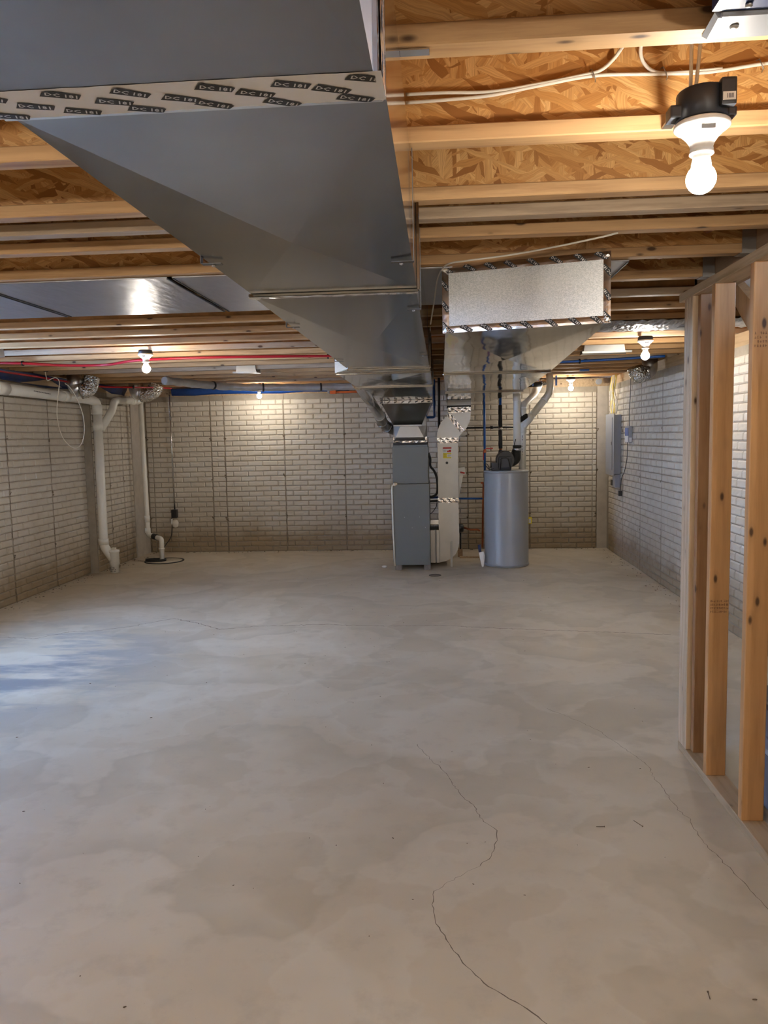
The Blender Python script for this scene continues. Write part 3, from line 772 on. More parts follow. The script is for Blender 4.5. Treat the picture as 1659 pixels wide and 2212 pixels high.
# end cap: plane through the slanted near end
e0 = Vector((.026, 3.368, 0)); e1 = Vector((.674, 3.196, 0)); ed = (e1-e0).normalized(); en = Vector((ed.y, -ed.x, 0)); EL = (e1-e0).length
if en.y > 0: en = -en
def capbox(name, u0, u1, z0, z1, dep, mat, b=.004):
    bm = bmesh.new(); obox(bm, e0+ed*(u0+u1)/2+Vector((0, 0, (z0+z1)/2))+en*dep/2, (ed, Vector((0, 0, 1)), en), ((u1-u0)/2, (z1-z0)/2, dep/2))
    if b: bmesh.ops.bevel(bm, geom=bm.edges[:], offset=b, segments=2, affect='EDGES')
    return obj(name, bm, mat, ret)
ZB, ZC = 1.944, 2.218
capbox('end_frame', -.004, EL+.004, ZB, ZC, .022, GM, .007)
capbox('end_panel', .024, EL-.024, ZB+.026, ZC-.030, .0235, M['galv_cap'], .001)
for (u0, z0, ud, vd, ul, vl) in ((-.003, ZB-.001, ed, Vector((0, 0, 1)), EL+.006, .029), (-.003, ZC-.031, ed, Vector((0, 0, 1)), EL+.006, .030),
                                (-.004, ZB, Vector((0, 0, 1)), ed, ZC-ZB, .027), (EL-.023, ZB, Vector((0, 0, 1)), ed, ZC-ZB, .027)):
    o0 = e0 + ed*u0 + Vector((0, 0, z0)) + en*.0225
    t_ = tapestrip(ret, o0, ud, vd, en, ul, vl, .0008, .0003, 30, 'tape_smooth')
    marks(t_, o0+en*.0006, ud, vd, en, ul, vl, .088, 1, .95, -.6)
# crumpled tape at the corners
for (u, z) in ((.010, ZC-.015), (.012, ZB+.014), (EL-.010, ZC-.015), (EL-.010, ZB+.014)):
    bm = bmesh.new(); bmesh.ops.create_icosphere(bm, subdivisions=2, radius=.013)
    for v in bm.verts: v.co = e0+ed*u+Vector((0, 0, z))+en*.022 + ed*v.co.x*1.0 + Vector((0, 0, v.co.z*1.0)) + en*(v.co.y*.3) + Vector([random.uniform(-.0012, .0012) for _ in range(3)])
    obj('tape_fold', bm, M['tape'], ret)
# drop collar, offset elbow and riser to the filter
dr = thing('return_drop', 'pale sheet metal return drop with curved foot beside the furnace', 'duct', (.1, 9.2, .05))
obj('collar_box', bevbox(.085, .352, 9.0, 9.50, 1.852, 1.905, .003, 1), M['galv_light'], dr)
obj('gasket', boxes((.082, .354, 8.99, 9.51, 1.838, 1.852)), M['rubber'], dr)
YA, YE = 9.02, 9.48
bm = bmesh.new(); prism(bm, [(.095, 1.838), (.348, 1.838), (.350, 1.72), (.335, 1.66), (.300, 1.595), (.252, 1.545), (.100, 1.745), (.097, 1.78)], YA, YE); obj('upper_elbow', bm, M['galv_light'], dr)
bm = bmesh.new(); prism(bm, [(.100, 1.745), (.252, 1.545), (.222, 1.510), (.205, 1.488), (.203, 1.43), (-.033, 1.43), (-.035, 1.50), (-.030, 1.57), (-.005, 1.635), (.035, 1.695)], YA, YE); obj('lower_elbow', bm, M['galv_light'], dr)
obj('riser', bevbox(-.034, .203, YA, YE, .770, 1.43, .002, 1), M['galv_light'], dr)
bm = bmesh.new(); foot = [(-.033, .770), (.200, .770), (.205, .36), (.203, .27), (.190, .20), (.160, .14), (.115, .095), (.06, .065), (-.028, .045)]
prism(bm, foot, YA, YE); obj('curved_foot', bm, M['galv_boot'], dr)
obj('filter_rack', bevbox(-.130, -.074, 8.98, YE, .048, .432, .003, 1), M['galv_boot'], dr)
obj('filter_rack', bevbox(-.062, -.026, 8.98, YE, .048, .432, .003, 1), M['galv_boot'], dr)
obj('filter_slot', boxes((-.074, -.062, 8.99, YE, .05, .43)), M['panelgrey'], dr)
bm = bmesh.new(); obox(bm, (-.075, 9.3, .49), ((1, 0, 0), (0, 1, -.1), (0, .1, 1)), (.055, .12, .025)); obj('filter_lid', bm, M['galv'], dr)
for (o0, ud, vd, ul, vl, rw) in (((.093, YA-.001, 1.738+.035), (1, 0, 0), (0, 0, 1), .258, .062, 2), ((-.038, YA-.001, 1.428), (1, 0, 0), (0, 0, 1), .244, .062, 2), ((-.038, YA-.001, .742), (1, 0, 0), (0, 0, 1), .244, .055, 2),
                                 ((.078, YA-.001, 1.745), (.152, 0, -.20), (.20, 0, .152), .25, .052, 2)):
    t_ = tapestrip(dr, o0, ud, vd, (0, -1, 0), ul, vl, .002, .004, 14)
    marks(t_, Vector(o0)-Vector((0, .001, 0)), ud, vd, (0, -1, 0), ul, vl, .068, rw, .75, -.4, .004)
lab = obj('warning_label', boxes((.030, .127, YA-.0012, YA-.0002, 1.255, 1.382)), M['paper'], dr); setl(lab, 'red, white and yellow warning label')
obj('red_band', boxes((.030, .127, YA-.0016, YA-.0012, 1.364, 1.382)), M['red'], lab)
obj('red_picture', boxes((.075, .122, YA-.0016, YA-.0012, 1.325, 1.343), (.095, .122, YA-.0016, YA-.0012, 1.343, 1.352)), M['red'], lab)
obj('yellow_box', boxes((.031, .075, YA-.0016, YA-.0012, 1.256, 1.315), (.076, .126, YA-.0016, YA-.0012, 1.256, 1.268), (.076, .126, YA-.0016, YA-.0012, 1.303, 1.315)), M['yellow'], lab)
fine_ = obj('small_print', boxes(*[(x_, x_+w_, YA-.0021, YA-.0017, z_, z_+.0018) for x_, w_, z_ in ((.036, .03, 1.350), (.036, .034, 1.344), (.036, .026, 1.338), (.036, .03, 1.330), (.036, .03, 1.305), (.036, .034, 1.295), (.036, .028, 1.285), (.036, .032, 1.275), (.082, .038, 1.295), (.082, .034, 1.288), (.082, .038, 1.281), (.082, .03, 1.274))]), M['ink'], lab); fine_['kind'] = 'stuff'
bm = bmesh.new(); lathe(bm, (.073, YA-.003, 1.203), [(.015, 0), (.015, .004)], 20, 'y'); obj('test_hole_plug', bm, M['rubber'], dr)
bm = bmesh.new(); box(bm, .100, .124, 8.985, 9.015, .0, .292); obj('support_leg', bm, M['galv_light'], dr)
# document pouch hanging on the drop
po_ = bmesh.new(); obox(po_, (.245, 9.1, 1.10), ((1, 0, .12), (0, 1, 0), (-.12, 0, 1)), (.040, .004, .045))
pk = solo('document_pouch', po_, M['paper'], 'clear pouch of papers stuck to the side of the pale return drop', 'papers')
bm = bmesh.new(); obox(bm, (.252, 9.094, 1.083), ((1, 0, -.25), (0, 1, 0), (.25, 0, 1)), (.026, .001, .009)); obj('red_print', bm, M['red'], pk)
bm = bmesh.new(); v_ = [bm.verts.new(p) for p in ((.205, 9.1, 1.06), (.262, 9.1, 1.06), (.205, 9.1, .80), (.205, 9.11, 1.06), (.262, 9.11, 1.06), (.205, 9.11, .80))]
for f in ((0, 1, 2), (5, 4, 3), (0, 3, 4, 1), (1, 4, 5, 2), (2, 5, 3, 0)): bm.faces.new([v_[i] for i in f])
solo('sheet_metal_offcut', bm, M['galv_light'], 'narrow triangular sheet metal piece under the paper pouch', 'metal sheet')

# ------------------------------------------------------------------ furnace
fu = thing('furnace', 'tall grey enamelled furnace cabinet standing on concrete blocks', 'furnace', (-.34, 9.1, 0))
FY0, FY1 = 8.775, 9.45
obj('lower_cabinet', bevbox(-.538, -.130, FY0, FY1, .060, .982, .004), M['cab'], fu)
obj('upper_cabinet', bevbox(-.540, -.138, FY0+.004, FY1, .986, 1.398, .004), M['cab'], fu)
obj('top_flange', bevbox(-.532, -.145, FY0+.015, FY1, 1.398, 1.418, .002, 1), M['cab'], fu)
obj('gasket', boxes((-.530, -.148, FY0+.03, FY1, 1.418, 1.444)), M['rubber'], fu)
for (x, y) in ((-.530, 8.775), (-.205, 8.775), (-.530, 9.30), (-.205, 9.30)):
    obj('support_block', bevbox(x, x+.075, y, y+.12, 0, .060, .004, 1), M['concrete_block'], fu)
for (x, z) in ((-.415, .605), (-.245, .607), (-.33, .485), (-.18, .487)):
    bm = bmesh.new(); lathe(bm, (x, FY0-.003, z), [(.0035, 0), (.004, .003)], 10, 'y'); obj('screw', bm, M['staple'], fu)
obj('side_door', bevbox(-.553, -.539, 8.80, 9.40, .09, .55, .003, 1), M['panelgrey'], fu)
bm = bmesh.new(); tube(bm, rounded([(-.515, 8.768, .976), (-.548, 8.768, .970), (-.552, 8.768, .93), (-.545, 8.768, .40), (-.533, 8.768, .05)], .02), .0085, 10)
obj('drain_hose', bm, M['pvc'], fu)
bm = bmesh.new(); bmesh.ops.create_icosphere(bm, subdivisions=2, radius=.024)
for v in bm.verts: v.co = Vector((-.512, 8.768, .985)) + Vector((v.co.x, v.co.y*.35, v.co.z)) + Vector([random.uniform(-.003, .003) for _ in range(3)])
setl(obj('tape_patch', bm, M['tape'], fu), 'crumpled foil tape patch')
hs = thing('refrigerant_hose', 'thick black insulated hose looping out of the furnace side', 'hose', (-.12, 9.0, 1.0))
bm = bmesh.new(); tube(bm, spline([(-.138, 9.05, 1.32), (-.118, 9.05, 1.25), (-.118, 9.05, 1.17), (-.075, 9.05, 1.11), (-.045, 9.05, 1.02), (-.040, 9.05, .90), (-.055, 9.05, .84), (-.10, 9.05, .815), (-.138, 9.05, .815)]), .013, 10); obj('thick_line', bm, M['rubber'], hs)
bm = bmesh.new(); tube(bm, spline([(-.138, 9.1, .755), (-.09, 9.1, .757), (-.04, 9.12, .757)]), .012, 10); obj('lower_line', bm, M['rubber'], hs)
bm = bmesh.new(); tube(bm, spline([(-.045, 9.1, .75), (-.06, 9.1, .69), (-.10, 9.1, .63), (-.138, 9.1, .60)]), .004, 8); obj('thin_line', bm, M['rubber'], hs)

# ------------------------------------------------------------------ water heater
HX, HY = .752, 9.10
wh = thing('water_heater', 'stout light grey cylindrical water heater by the far wall', 'water heater', (HX, HY, 0))
bm = bmesh.new(); lathe(bm, (HX, HY, 0), [(.235, 0), (.256, .004), (.258, .02), (.254, .026), (.254, 1.085), (.250, 1.095)], 56); obj('tank', bm, M['heater'], wh)
bm = bmesh.new(); lathe(bm, (HX, HY, 0), [(.259, .018), (.260, .030), (.2545, .032)], 56); obj('base_ring', bm, M['panelgrey'], wh)
bm = bmesh.new(); lathe(bm, (HX, HY, 0), [(.2565, 1.078), (.2575, 1.095), (.250, 1.104), (.02, 1.108)], 56); obj('lid', bm, M['heater'], wh)
bl = obj('blower_housing', bevbox(.575, .800, 8.93, 9.13, 1.106, 1.20, .012), M['boxblack'], wh)
bm = bmesh.new(); lathe(bm, (.735, 8.93, 1.225), [(.098, 0), (.105, .02), (.105, .15), (.098, .17)], 32, 'y'); obj('blower_scroll', bm, M['black'], bl)
obj('motor_cover', bevbox(.655, .800, 8.885, 8.945, 1.125, 1.265, .022), M['boxblack'], bl)
bm = bmesh.new(); tube(bm, rounded([(.672, 8.882, 1.12), (.68, 8.882, 1.245), (.715, 8.882, 1.255), (.76, 8.882, 1.25), (.79, 8.882, 1.12)], .03), .006, 8); obj('guard_bar', bm, M['black'], bl)
bm = bmesh.new(); tube(bm, rounded([(.80, 9.04, 1.19), (.865, 9.04, 1.22), (.870, 9.04, 1.34)], .06), .050, 20); obj('outlet_boot', bm, M['rubber'], bl)
bm = bmesh.new(); lathe(bm, (.875, 9.04, 0), [(.047, 1.325), (.052, 1.33), (.052, 1.355), (.047, 1.36)], 24); obj('hose_clamp', bm, M['staple'], bl)
bm = bmesh.new(); lathe(bm, (.875, 9.04, 0), [(.045, 1.36), (.050, 1.365), (.050, 1.385), (.043, 1.39)], 24); obj('rubber_cuff', bm, M['rubber'], bl)

def pipe(name, label, cat, pts, r, mat, rad=None, seg=14, group=None, parts=()):
    t = thing(name, label, cat, pts[0], group)
    bm = bmesh.new(); tube(bm, rounded(pts, rad, 7) if rad else [Vector(p) for p in pts], r, seg); obj('pipe', bm, M[mat], t)
    for (pn, pp, pr, pm) in parts:
        bm = bmesh.new(); tube(bm, [Vector(p) for p in pp], pr, seg+4); obj(pn, bm, M[pm], t)
    return t
# vent pipes
pipe('vent_pipe', 'white plastic vent pipe rising from the black blower', 'pipe', [(.876, 9.06, 1.385), (.880, 9.10, 2.05), (1.02, 9.6, 2.17), (1.10, 10.25, 2.17)], .041, 'pvc', .08,
     parts=(('coupling', [(.8795, 9.09, 1.89), (.8797, 9.095, 1.97)], .046, 'pvc'),))
v2 = thing('vent_stack', 'white plastic pipe standing behind the water heater with a branch to the right', 'pipe', (.965, 9.32, 1.1))
bm = bmesh.new(); tube(bm, rounded([(.962, 9.32, 1.09), (.972, 9.32, 1.84), (1.14, 9.6, 1.98), (1.22, 10.1, 2.15)], .08), .041, 18); obj('stack', bm, M['pvc'], v2)
bm = bmesh.new(); tube(bm, rounded([(.968, 9.30, 1.60), (1.225, 9.30, 1.915), (1.275, 9.30, 1.98), (1.285, 9.30, 2.08), (1.285, 9.36, 2.20)], .07), .041, 18); obj('branch', bm, M['pvc'], v2)
for a, b in (((.968, 9.32, 1.53), (.970, 9.32, 1.71)), ((1.02, 9.30, 1.665), (1.075, 9.30, 1.732)), ((1.21, 9.30, 1.895), (1.225, 9.30, 1.915)), ((.9715, 9.32, 1.80), (.972, 9.32, 1.84))):
    bm = bmesh.new(); tube(bm, [Vector(a), Vector(b)], .0455, 20); obj('coupling', bm, M['pvc'], v2)
obj('printed_line', boxes(*[(.957, .963, 9.2765, 9.2785, z, z+h) for z, h in ((1.47, .03), (1.44, .02), (1.40, .006), (1.385, .006), (1.365, .012), (1.345, .006), (1.325, .012), (1.30, .014), (1.27, .008))]), M['pvc_print'], v2)['kind'] = 'stuff'
pipe('vent_pipe', 'white plastic pipe curving up behind the branch of the vent stack', 'pipe', [(1.00, 9.9, 1.86), (1.12, 9.9, 1.93), (1.20, 9.9, 2.03), (1.27, 10.0, 2.16)], .036, 'pvc', .06)
# blue and black water lines
pipe('water_pipe', 'blue water pipe running straight down left of the water heater', 'pipe', [(.527, 9.40, 2.20), (.527, 9.40, .93)], .0135, 'pex_blue')
rv = thing('shutoff_valve', 'red handled valve on the blue pipe left of the water heater', 'valve', (.527, 9.385, 1.33))
obj('body', bevbox(.510, .545, 9.37, 9.40, 1.30, 1.34, .006), M['copper'], rv)
bm = bmesh.new(); obox(bm, (.582, 9.365, 1.352), ((1, 0, 0), (0, 1, 0), (0, 0, 1)), (.040, .004, .007)); obj('handle', bm, M['red'], rv)
bm = bmesh.new(); tube(bm, spline([(.540, 9.362, 1.350), (.518, 9.362, 1.325), (.510, 9.362, 1.27), (.508, 9.362, 1.215)]), .005, 8); obj('lower_handle', bm, M['red'], rv)
pipe('water_pipe', 'black insulated water pipe with a blue top above the water heater', 'pipe', [(.712, 9.36, 2.2), (.712, 9.36, 1.86)], .016, 'pex_blue',
     parts=(('insulation', [(.712, 9.36, 1.86), (.712, 9.36, 1.60)], .023, 'rubber'), ('foil_band', [(.712, 9.36, 1.60), (.712, 9.36, 1.568)], .0235, 'tape'), ('insulation', [(.712, 9.36, 1.568), (.712, 9.36, 1.35)], .023, 'rubber'),
            ('copper_joint', [(.712, 9.36, 1.35), (.712, 9.36, 1.33)], .018, 'copper'), ('insulation', [(.712, 9.36, 1.33), (.712, 9.36, 1.245)], .023, 'rubber'), ('foil_band', [(.712, 9.36, 1.245), (.712, 9.36, 1.19)], .021, 'tape'), ('nipple', [(.712, 9.36, 1.19), (.712, 9.3, 1.10)], .014, 'copper')))
pipe('gas_pipe', 'black horizontal pipe between the return drop and the vent pipe', 'pipe', [(.20, 9.62, 1.602), (.90, 9.62, 1.602)], .012, 'black',
     parts=(('coupling', [(.610, 9.62, 1.602), (.645, 9.62, 1.602)], .018, 'black'),))
pipe('water_pipe', 'blue pipe dropping beside the furnace plenum and turning left', 'pipe', [(-.066, 9.5, 2.19), (-.066, 9.5, 1.738), (-.20, 9.5, 1.738)], .014, 'pex_blue', .02)
pipe('water_pipe', 'short blue horizontal pipe between return drop and copper pipe', 'pipe', [(.21, 9.42, .757), (.50, 9.42, .752)], .012, 'pex_blue')
pipe('water_pipe', 'blue pipe crossing between furnace and return drop', 'pipe', [(-.132, 9.42, .775), (-.034, 9.42, .775)], .012, 'pex_blue')
pipe('drain_pipe', 'dark upright pipe between the two big ducts', 'pipe', [(-.005, 9.75, 2.50), (-.012, 9.75, 1.50)], .017, 'boxblack')
cpq = thing('copper_pipe', 'copper pipe hanging beside the water heater', 'pipe', (.505, 9.42, .95))
bm = bmesh.new(); tube(bm, [Vector(p) for p in ((.510, 9.42, .945), (.502, 9.42, .70), (.490, 9.40, .16))], .011, 12); obj('pipe', bm, M['copper'], cpq)
bm = bmesh.new(); tube(bm, [Vector(p) for p in ((.527, 9.41, .93), (.505, 9.41, .91))], .017, 12); obj('elbow', bm, M['copper'], cpq)
obj('drain_cock', bevbox(.478, .512, 9.40, 9.43, .930, .955, .005), M['copper'], cpq)
# low pump and pipework behind the drop
pu = thing('circulation_pump', 'small black pump behind the foot of the return drop', 'pump', (.25, 9.7, .36))
bm = bmesh.new(); lathe(bm, (.225, 9.68, .365), [(.03, -.05), (.055, -.045), (.058, .0), (.05, .04), (.03, .05)], 20, 'x'); obj('motor', bm, M['black'], pu)
bm = bmesh.new(); tube(bm, [Vector(p) for p in ((.27, 9.68, .375), (.36, 9.68, .345), (.45, 9.68, .345), (.475, 9.68, .33))], .012, 10); obj('copper_tail', bm, M['copper'], pu)
bm = bmesh.new(); tube(bm, [Vector(p) for p in ((.235, 9.68, .31), (.235, 9.72, .10))], .011, 8); obj('down_pipe', bm, M['black'], pu)
obj('foot_bracket', bevbox(.20, .26, 9.70, 9.80, .0, .10, .004), M['beam'], pu)
solo('wooden_batten', bevbox(.22, .46, 9.60, 9.66, .0, .018, .003), M['plate'], 'pale strip lying on the floor behind the return drop', 'board')
# dustpan leaning on the heater
sc_ = thing('hand_shovel', 'white blade of a scoop leaning against the water heater', 'tool', (.46, 8.98, 0))
bm = bmesh.new(); v_ = [bm.verts.new(p) for p in ((.425, 8.96, .165), (.478, 8.97, .178), (.496, 8.96, .13), (.476, 8.90, .012), (.456, 8.90, .008), (.440, 8.93, .09))]
bm.faces.new(v_); r_ = bmesh.ops.extrude_face_region(bm, geom=bm.faces[:]); bmesh.ops.translate(bm, verts=[x for x in r_['geom'] if isinstance(x, bmesh.types.BMVert)], vec=(0, .012, 0)); obj('blade', bm, M['white'], sc_)
bm = bmesh.new(); obox(bm, (.437, 9.0, .205), ((1, 0, .1), (0, 1, 0), (-.12, 0, 1)), (.016, .01, .048)); obj('socket', bm, M['blue_wrap'], sc_)
# cords
cd_ = thing('power_cord', 'black power cord tied in a bundle above the water heater', 'cord', (.9, 9.0, 1.7))
bm = bmesh.new(); tube(bm, spline([(.935, 9.2, 2.10), (.935, 9.2, 1.80), (.940, 9.2, 1.72), (.955, 9.18, 1.695)]), .0045, 8); obj('hanging_cord', bm, M['rubber'], cd_)
bm = bmesh.new(); 
for k in range(5):
    o = Vector((.0, .004*k-.01, .006*k-.012)); tube(bm, spline([Vector(p)+o for p in ((.888, 9.14, 1.655), (.892, 9.14, 1.672), (.935, 9.14, 1.695), (.985, 9.14, 1.728), (1.000, 9.14, 1.718), (.965, 9.14, 1.690), (.905, 9.14, 1.655), (.888, 9.14, 1.655))], 5), .0075, 7)
obj('cord_bundle', bm, M['rubber'], cd_)
bm = bmesh.new(); tube(bm, spline([(.890, 9.14, 1.660), (.882, 9.1, 1.60), (.868, 9.05, 1.50), (.835, 9.0, 1.38), (.80, 8.96, 1.30), (.765, 8.93, 1.265)]), .0045, 8); obj('lower_cord', bm, M['rubber'], cd_)
bm = bmesh.new(); tube(bm, spline([(.60, 8.93, 1.135), (.55, 8.92, 1.125), (.515, 8.92, 1.16), (.505, 8.91, 1.185), (.53, 8.91, 1.178), (.55, 8.91, 1.125), (.545, 8.91, 1.112)]), .0045, 8)
tube(bm, spline([(.60, 8.94, 1.17), (.565, 8.93, 1.150), (.545, 8.93, 1.125)]), .0045, 8); solo('short_cord', bm, M['rubber'], 'thin black cord curled on top of the water heater', 'cord')
# valve assembly by the ceiling beside the bulb
vb_ = thing('condensing_fitting', 'black and clear pipe fitting wrapped near the ceiling, left of the far right bulb', 'pipe fitting', (1.2, 9.6, 2.14))
bm = bmesh.new(); tube(bm, [Vector(p) for p in ((1.06, 9.7, 2.105), (1.235, 9.7, 2.115))], .030, 16); obj('black_sleeve', bm, M['rubber'], vb_)
bm = bmesh.new(); tube(bm, [Vector(p) for p in ((1.00, 9.7, 2.11), (1.06, 9.7, 2.11))], .026, 16); obj('metal_end', bm, M['staple'], vb_)
bm = bmesh.new(); tube(bm, [Vector(p) for p in ((1.235, 9.7, 2.12), (1.30, 9.7, 2.14))], .034, 16); obj('clear_cup', bm, M['galv_mirror'], vb_)
for k, x in enumerate((1.12, 1.345, 1.40)):
    obj('blue_strap', boxes((x, x+.018, 9.66, 9.70, 2.09, 2.21)), M['pex_blue'], vb_)
obj('blue_clip', boxes((2.30-.75, 2.30-.65, 8.86, 8.90, 2.192, 2.214)), M['pex_blue'], vb_)
# floor drain, puck
fd = thing('floor_drain', 'round metal floor drain cover in front of the furnace', 'drain', (-.076, 8.43, 0))
bm = bmesh.new(); lathe(bm, (-.076, 8.43, 0), [(.068, 0), (.066, .004), (.056, .004), (.055, .002)], 32); obj('rim', bm, M['iron'], fd)
bm = bmesh.new(); lathe(bm, (-.076, 8.43, 0), [(.055, .0), (.054, .003), (.002, .0045)], 32); obj('cover', bm, M['concrete_block'], fd)
bm = bmesh.new(); bmesh.ops.create_icosphere(bm, subdivisions=3, radius=.026)
for v in bm.verts: v.co = Vector((-.665, 8.95, .016)) + Vector((v.co.x*1.25, v.co.y, v.co.z*.6))*(1+.15*noise.noise(v.co*60))
solo('plaster_lump', bm, M['paper'], 'small white lump lying on the floor left of the furnace', 'debris')
# yellow outlet on the far wall beside the heater
ob = solo('wall_outlet', bevbox(1.145, 1.190, D-.05, D-.004, .335, .42, .003), M['yellow'], 'small yellowish outlet box on the far wall, right of the water heater', 'outlet')
obj('cover_plate', bevbox(1.148, 1.175, D-.054, D-.050, .345, .40, .001), M['paper'], ob)

# ------------------------------------------------------------------ left side plumbing
dp = thing('drain_pipe', 'thick white drain pipe running along the left wall and down to the floor', 'pipe', (-3.95, 8.8, 0))
RP = .052
bm = bmesh.new(); tube(bm, rounded([(-3.965, 5.2, 2.045), (-3.955, 8.55, 2.005), (-3.935, 8.80, 1.99), (-3.935, 8.80, 1.84)], .12), RP, 22); obj('upper_run', bm, M['pvc'], dp)
bm = bmesh.new(); tube(bm, rounded([(-3.935, 8.80, 1.84), (-3.945, 8.80, .31), (-3.825, 8.80, .14)], .05), RP, 22); obj('stack', bm, M['pvc'], dp)
bm = bmesh.new(); tube(bm, rounded([(-3.925, 8.84, 1.66), (-3.845, 9.02, 1.90), (-3.835, 9.06, 2.0), (-3.825, 9.12, 2.012), (-3.81, 9.64, 2.028)], .05), .044, 20); obj('branch_run', bm, M['pvc'], dp)
bm = bmesh.new(); tube(bm, rounded([(-3.81, 9.58, 2.028), (-3.80, 9.72, 2.03), (-3.795, 9.74, 2.10), (-3.795, 9.74, 2.20)], .06), .046, 20); obj('branch_elbow', bm, M['pvc'], dp)
for a, b, r in (((-3.935, 8.80, 1.95), (-3.935, 8.80, 1.84), .058), ((-3.937, 8.80, 1.75), (-3.938, 8.80, 1.655), .058), ((-3.944, 8.80, .40), (-3.944, 8.80, .33), .058), ((-3.96, 6.78, 2.027), (-3.96, 6.95, 2.025), .060), ((-3.956, 8.02, 2.012), (-3.956, 8.12, 2.011), .058), ((-3.812, 9.52, 2.027), (-3.811, 9.60, 2.028), .051)):
    bm = bmesh.new(); tube(bm, [Vector(a), Vector(b)], r, 22); obj('coupling', bm, M['pvc'], dp)
bm = bmesh.new(); lathe(bm, (-3.826, 8.80, 0), [(.050, .0), (.050, .09), (.057, .092), (.057, .235), (.062, .24), (.062, .262), (.048, .265), (.040, .268)], 24); obj('cleanout_tee', bm, M['pvc'], dp)
obj('cleanout_plug', bevbox(-3.848, -3.804, 8.778, 8.822, .262, .292, .004), M['pvc'], dp)
obj('dark_scrawl', boxes(*[(-3.868+.013*i, -3.861+.013*i, 8.7455+.0, 8.748, .012+.02*j+.004*(i % 2), .026+.02*j) for i in range(6) for j in range(3) if (i+2*j) % 3]), M['pvc_print'], dp)['kind'] = 'stuff'
obj('printed_line', boxes(*[(-3.9035, -3.9015, 7.35+.03*i, 7.35+.03*i+.02, 2.022-.0004*i*3, 2.030-.0004*i*3) for i in range(11)]), M['pvc_print'], dp)['kind'] = 'stuff'
sp_ = thing('sump_pipe', 'narrow white discharge pipe in the left corner bending over to the sump lid', 'pipe', (-3.79, 9.7, 0))
bm = bmesh.new(); tube(bm, rounded([(-3.815, 9.82, 2.16), (-3.80, 9.82, .315), (-3.56, 9.62, .285), (-3.545, 9.60, .27), (-3.548, 9.60, .0)], .05), .030, 18); obj('pipe', bm, M['pvc'], sp_)
bm = bmesh.new(); tube(bm, [Vector((-3.70, 9.737, .303)), Vector((-3.63, 9.68, .294))], .037, 18); obj('check_valve', bm, M['rubber'], sp_)
for a, b in (((-3.804, 9.82, .48), (-3.804, 9.82, .56)), ((-3.549, 9.60, .15), (-3.548, 9.60, .17)), ((-3.803, 9.82, .34), (-3.803, 9.82, .40))):
    bm = bmesh.new(); tube(bm, [Vector(a), Vector(b)], .036, 18); obj('coupling', bm, M['pvc'], sp_)
sl = thing('sump_basin', 'round black sump lid on the floor in the left corner', 'sump', (-3.52, 9.6, 0))
bm = bmesh.new(); lathe(bm, (-3.52, 9.60, 0), [(.245, 0), (.247, .008), (.225, .010), (.222, .004)], 40); obj('rim', bm, M['sump'], sl)
bm = bmesh.new(); lathe(bm, (-3.52, 9.60, 0), [(.222, .0), (.221, .005), (.01, .006)], 40); obj('cover', bm, M['floor'], sl)
bm = bmesh.new(); 
for k in range(3): tube(bm, spline([Vector((-3.62+.16*math.cos(a*1.05+k)*.8, 9.57+.07*math.sin(a*1.05+k), .014+.007*k)) for a in range(7)], 5), .009, 6)
obj('coiled_cord', bm, M['rubber'], sl)
cdt = thing('electrical_conduit', 'thin steel conduit running down the far wall to a black box', 'conduit', (-3.63, D-.03, 2.1))
bm = bmesh.new(); tube(bm, [Vector((-3.625, D-.03, 2.14)), Vector((-3.62, D-.03, .59))], .010, 10); obj('conduit', bm, M['galv_pipe'], cdt)
bm = bmesh.new(); lathe(bm, (-3.6235, D-.03, 0), [(.014, 1.80), (.014, 1.85)], 10); obj('strap', bm, M['staple'], cdt)
obx = solo('outlet_box', bevbox(-3.658, -3.582, D-.075, D-.014, .478, .590, .006), M['black'], 'black outlet box at the foot of the steel conduit on the far wall', 'outlet')
pg = thing('pump_plug', 'yellowed plug under the black outlet box with a cord to the sump', 'plug', (-3.64, D-.05, .44))
bm = bmesh.new(); lathe(bm, (-3.615, D-.05, .395), [(.012, -.05), (.040, -.035), (.045, .02), (.030, .05), (.012, .06)], 18); obj('float_switch', bm, M['cable'], pg)
obj('plug_body', bevbox(-3.663, -3.645, D-.08, D-.055, .39, .465, .005), M['paper'], pg)
bm = bmesh.new(); tube(bm, spline([(-3.655, D-.07, .48), (-3.655, D-.07, .36), (-3.665, 10.28, .22), (-3.66, 10.0, .12), (-3.60, 9.75, .03), (-3.55, 9.62, .012)]), .006, 8); obj('cord', bm, M['rubber'], pg)

# steel elbows feeding the joist bays
def elbow_duct(name, label, c, r, pts, foilpts):
    t = thing(name, label, 'duct', c, 'elbow ducts under the joists')
    bm = bmesh.new(); tube(bm, rounded(pts, r*1.1, 8), r, 26); obj('steel_elbow', bm, M['steel_elbow'], t)
    n = 40; P = spline(foilpts, 14); bm = bmesh.new(); tube(bm, P, r, 26, True, [r*(1.0+.05*math.sin(i*1.9)) for i in range(len(P))])
    for v in bm.verts: v.co += Vector([random.uniform(-.0015, .0015) for _ in range(3)])
    obj('foil_wrap', bm, M['flex'], t)
    bm = bmesh.new(); d_ = (Vector(foilpts[1])-Vector(foilpts[0])).normalized(); tube(bm, [Vector(foilpts[0])-d_*.006, Vector(foilpts[0])+d_*.006], r*1.06, 26); obj('crimp_bead', bm, M['galv_light'], t)
    return t
elbow_duct('elbow_duct', 'steel elbow duct with foil bend hanging under joists beside the red pipe', (-3.80, 8.0, 2.1), .078,
           [(-3.80, 8.0, 2.24), (-3.80, 8.0, 2.10), (-3.74, 8.0, 2.055)], [(-3.74, 8.0, 2.055), (-3.68, 8.02, 2.07), (-3.655, 8.05, 2.12), (-3.65, 8.08, 2.2)])
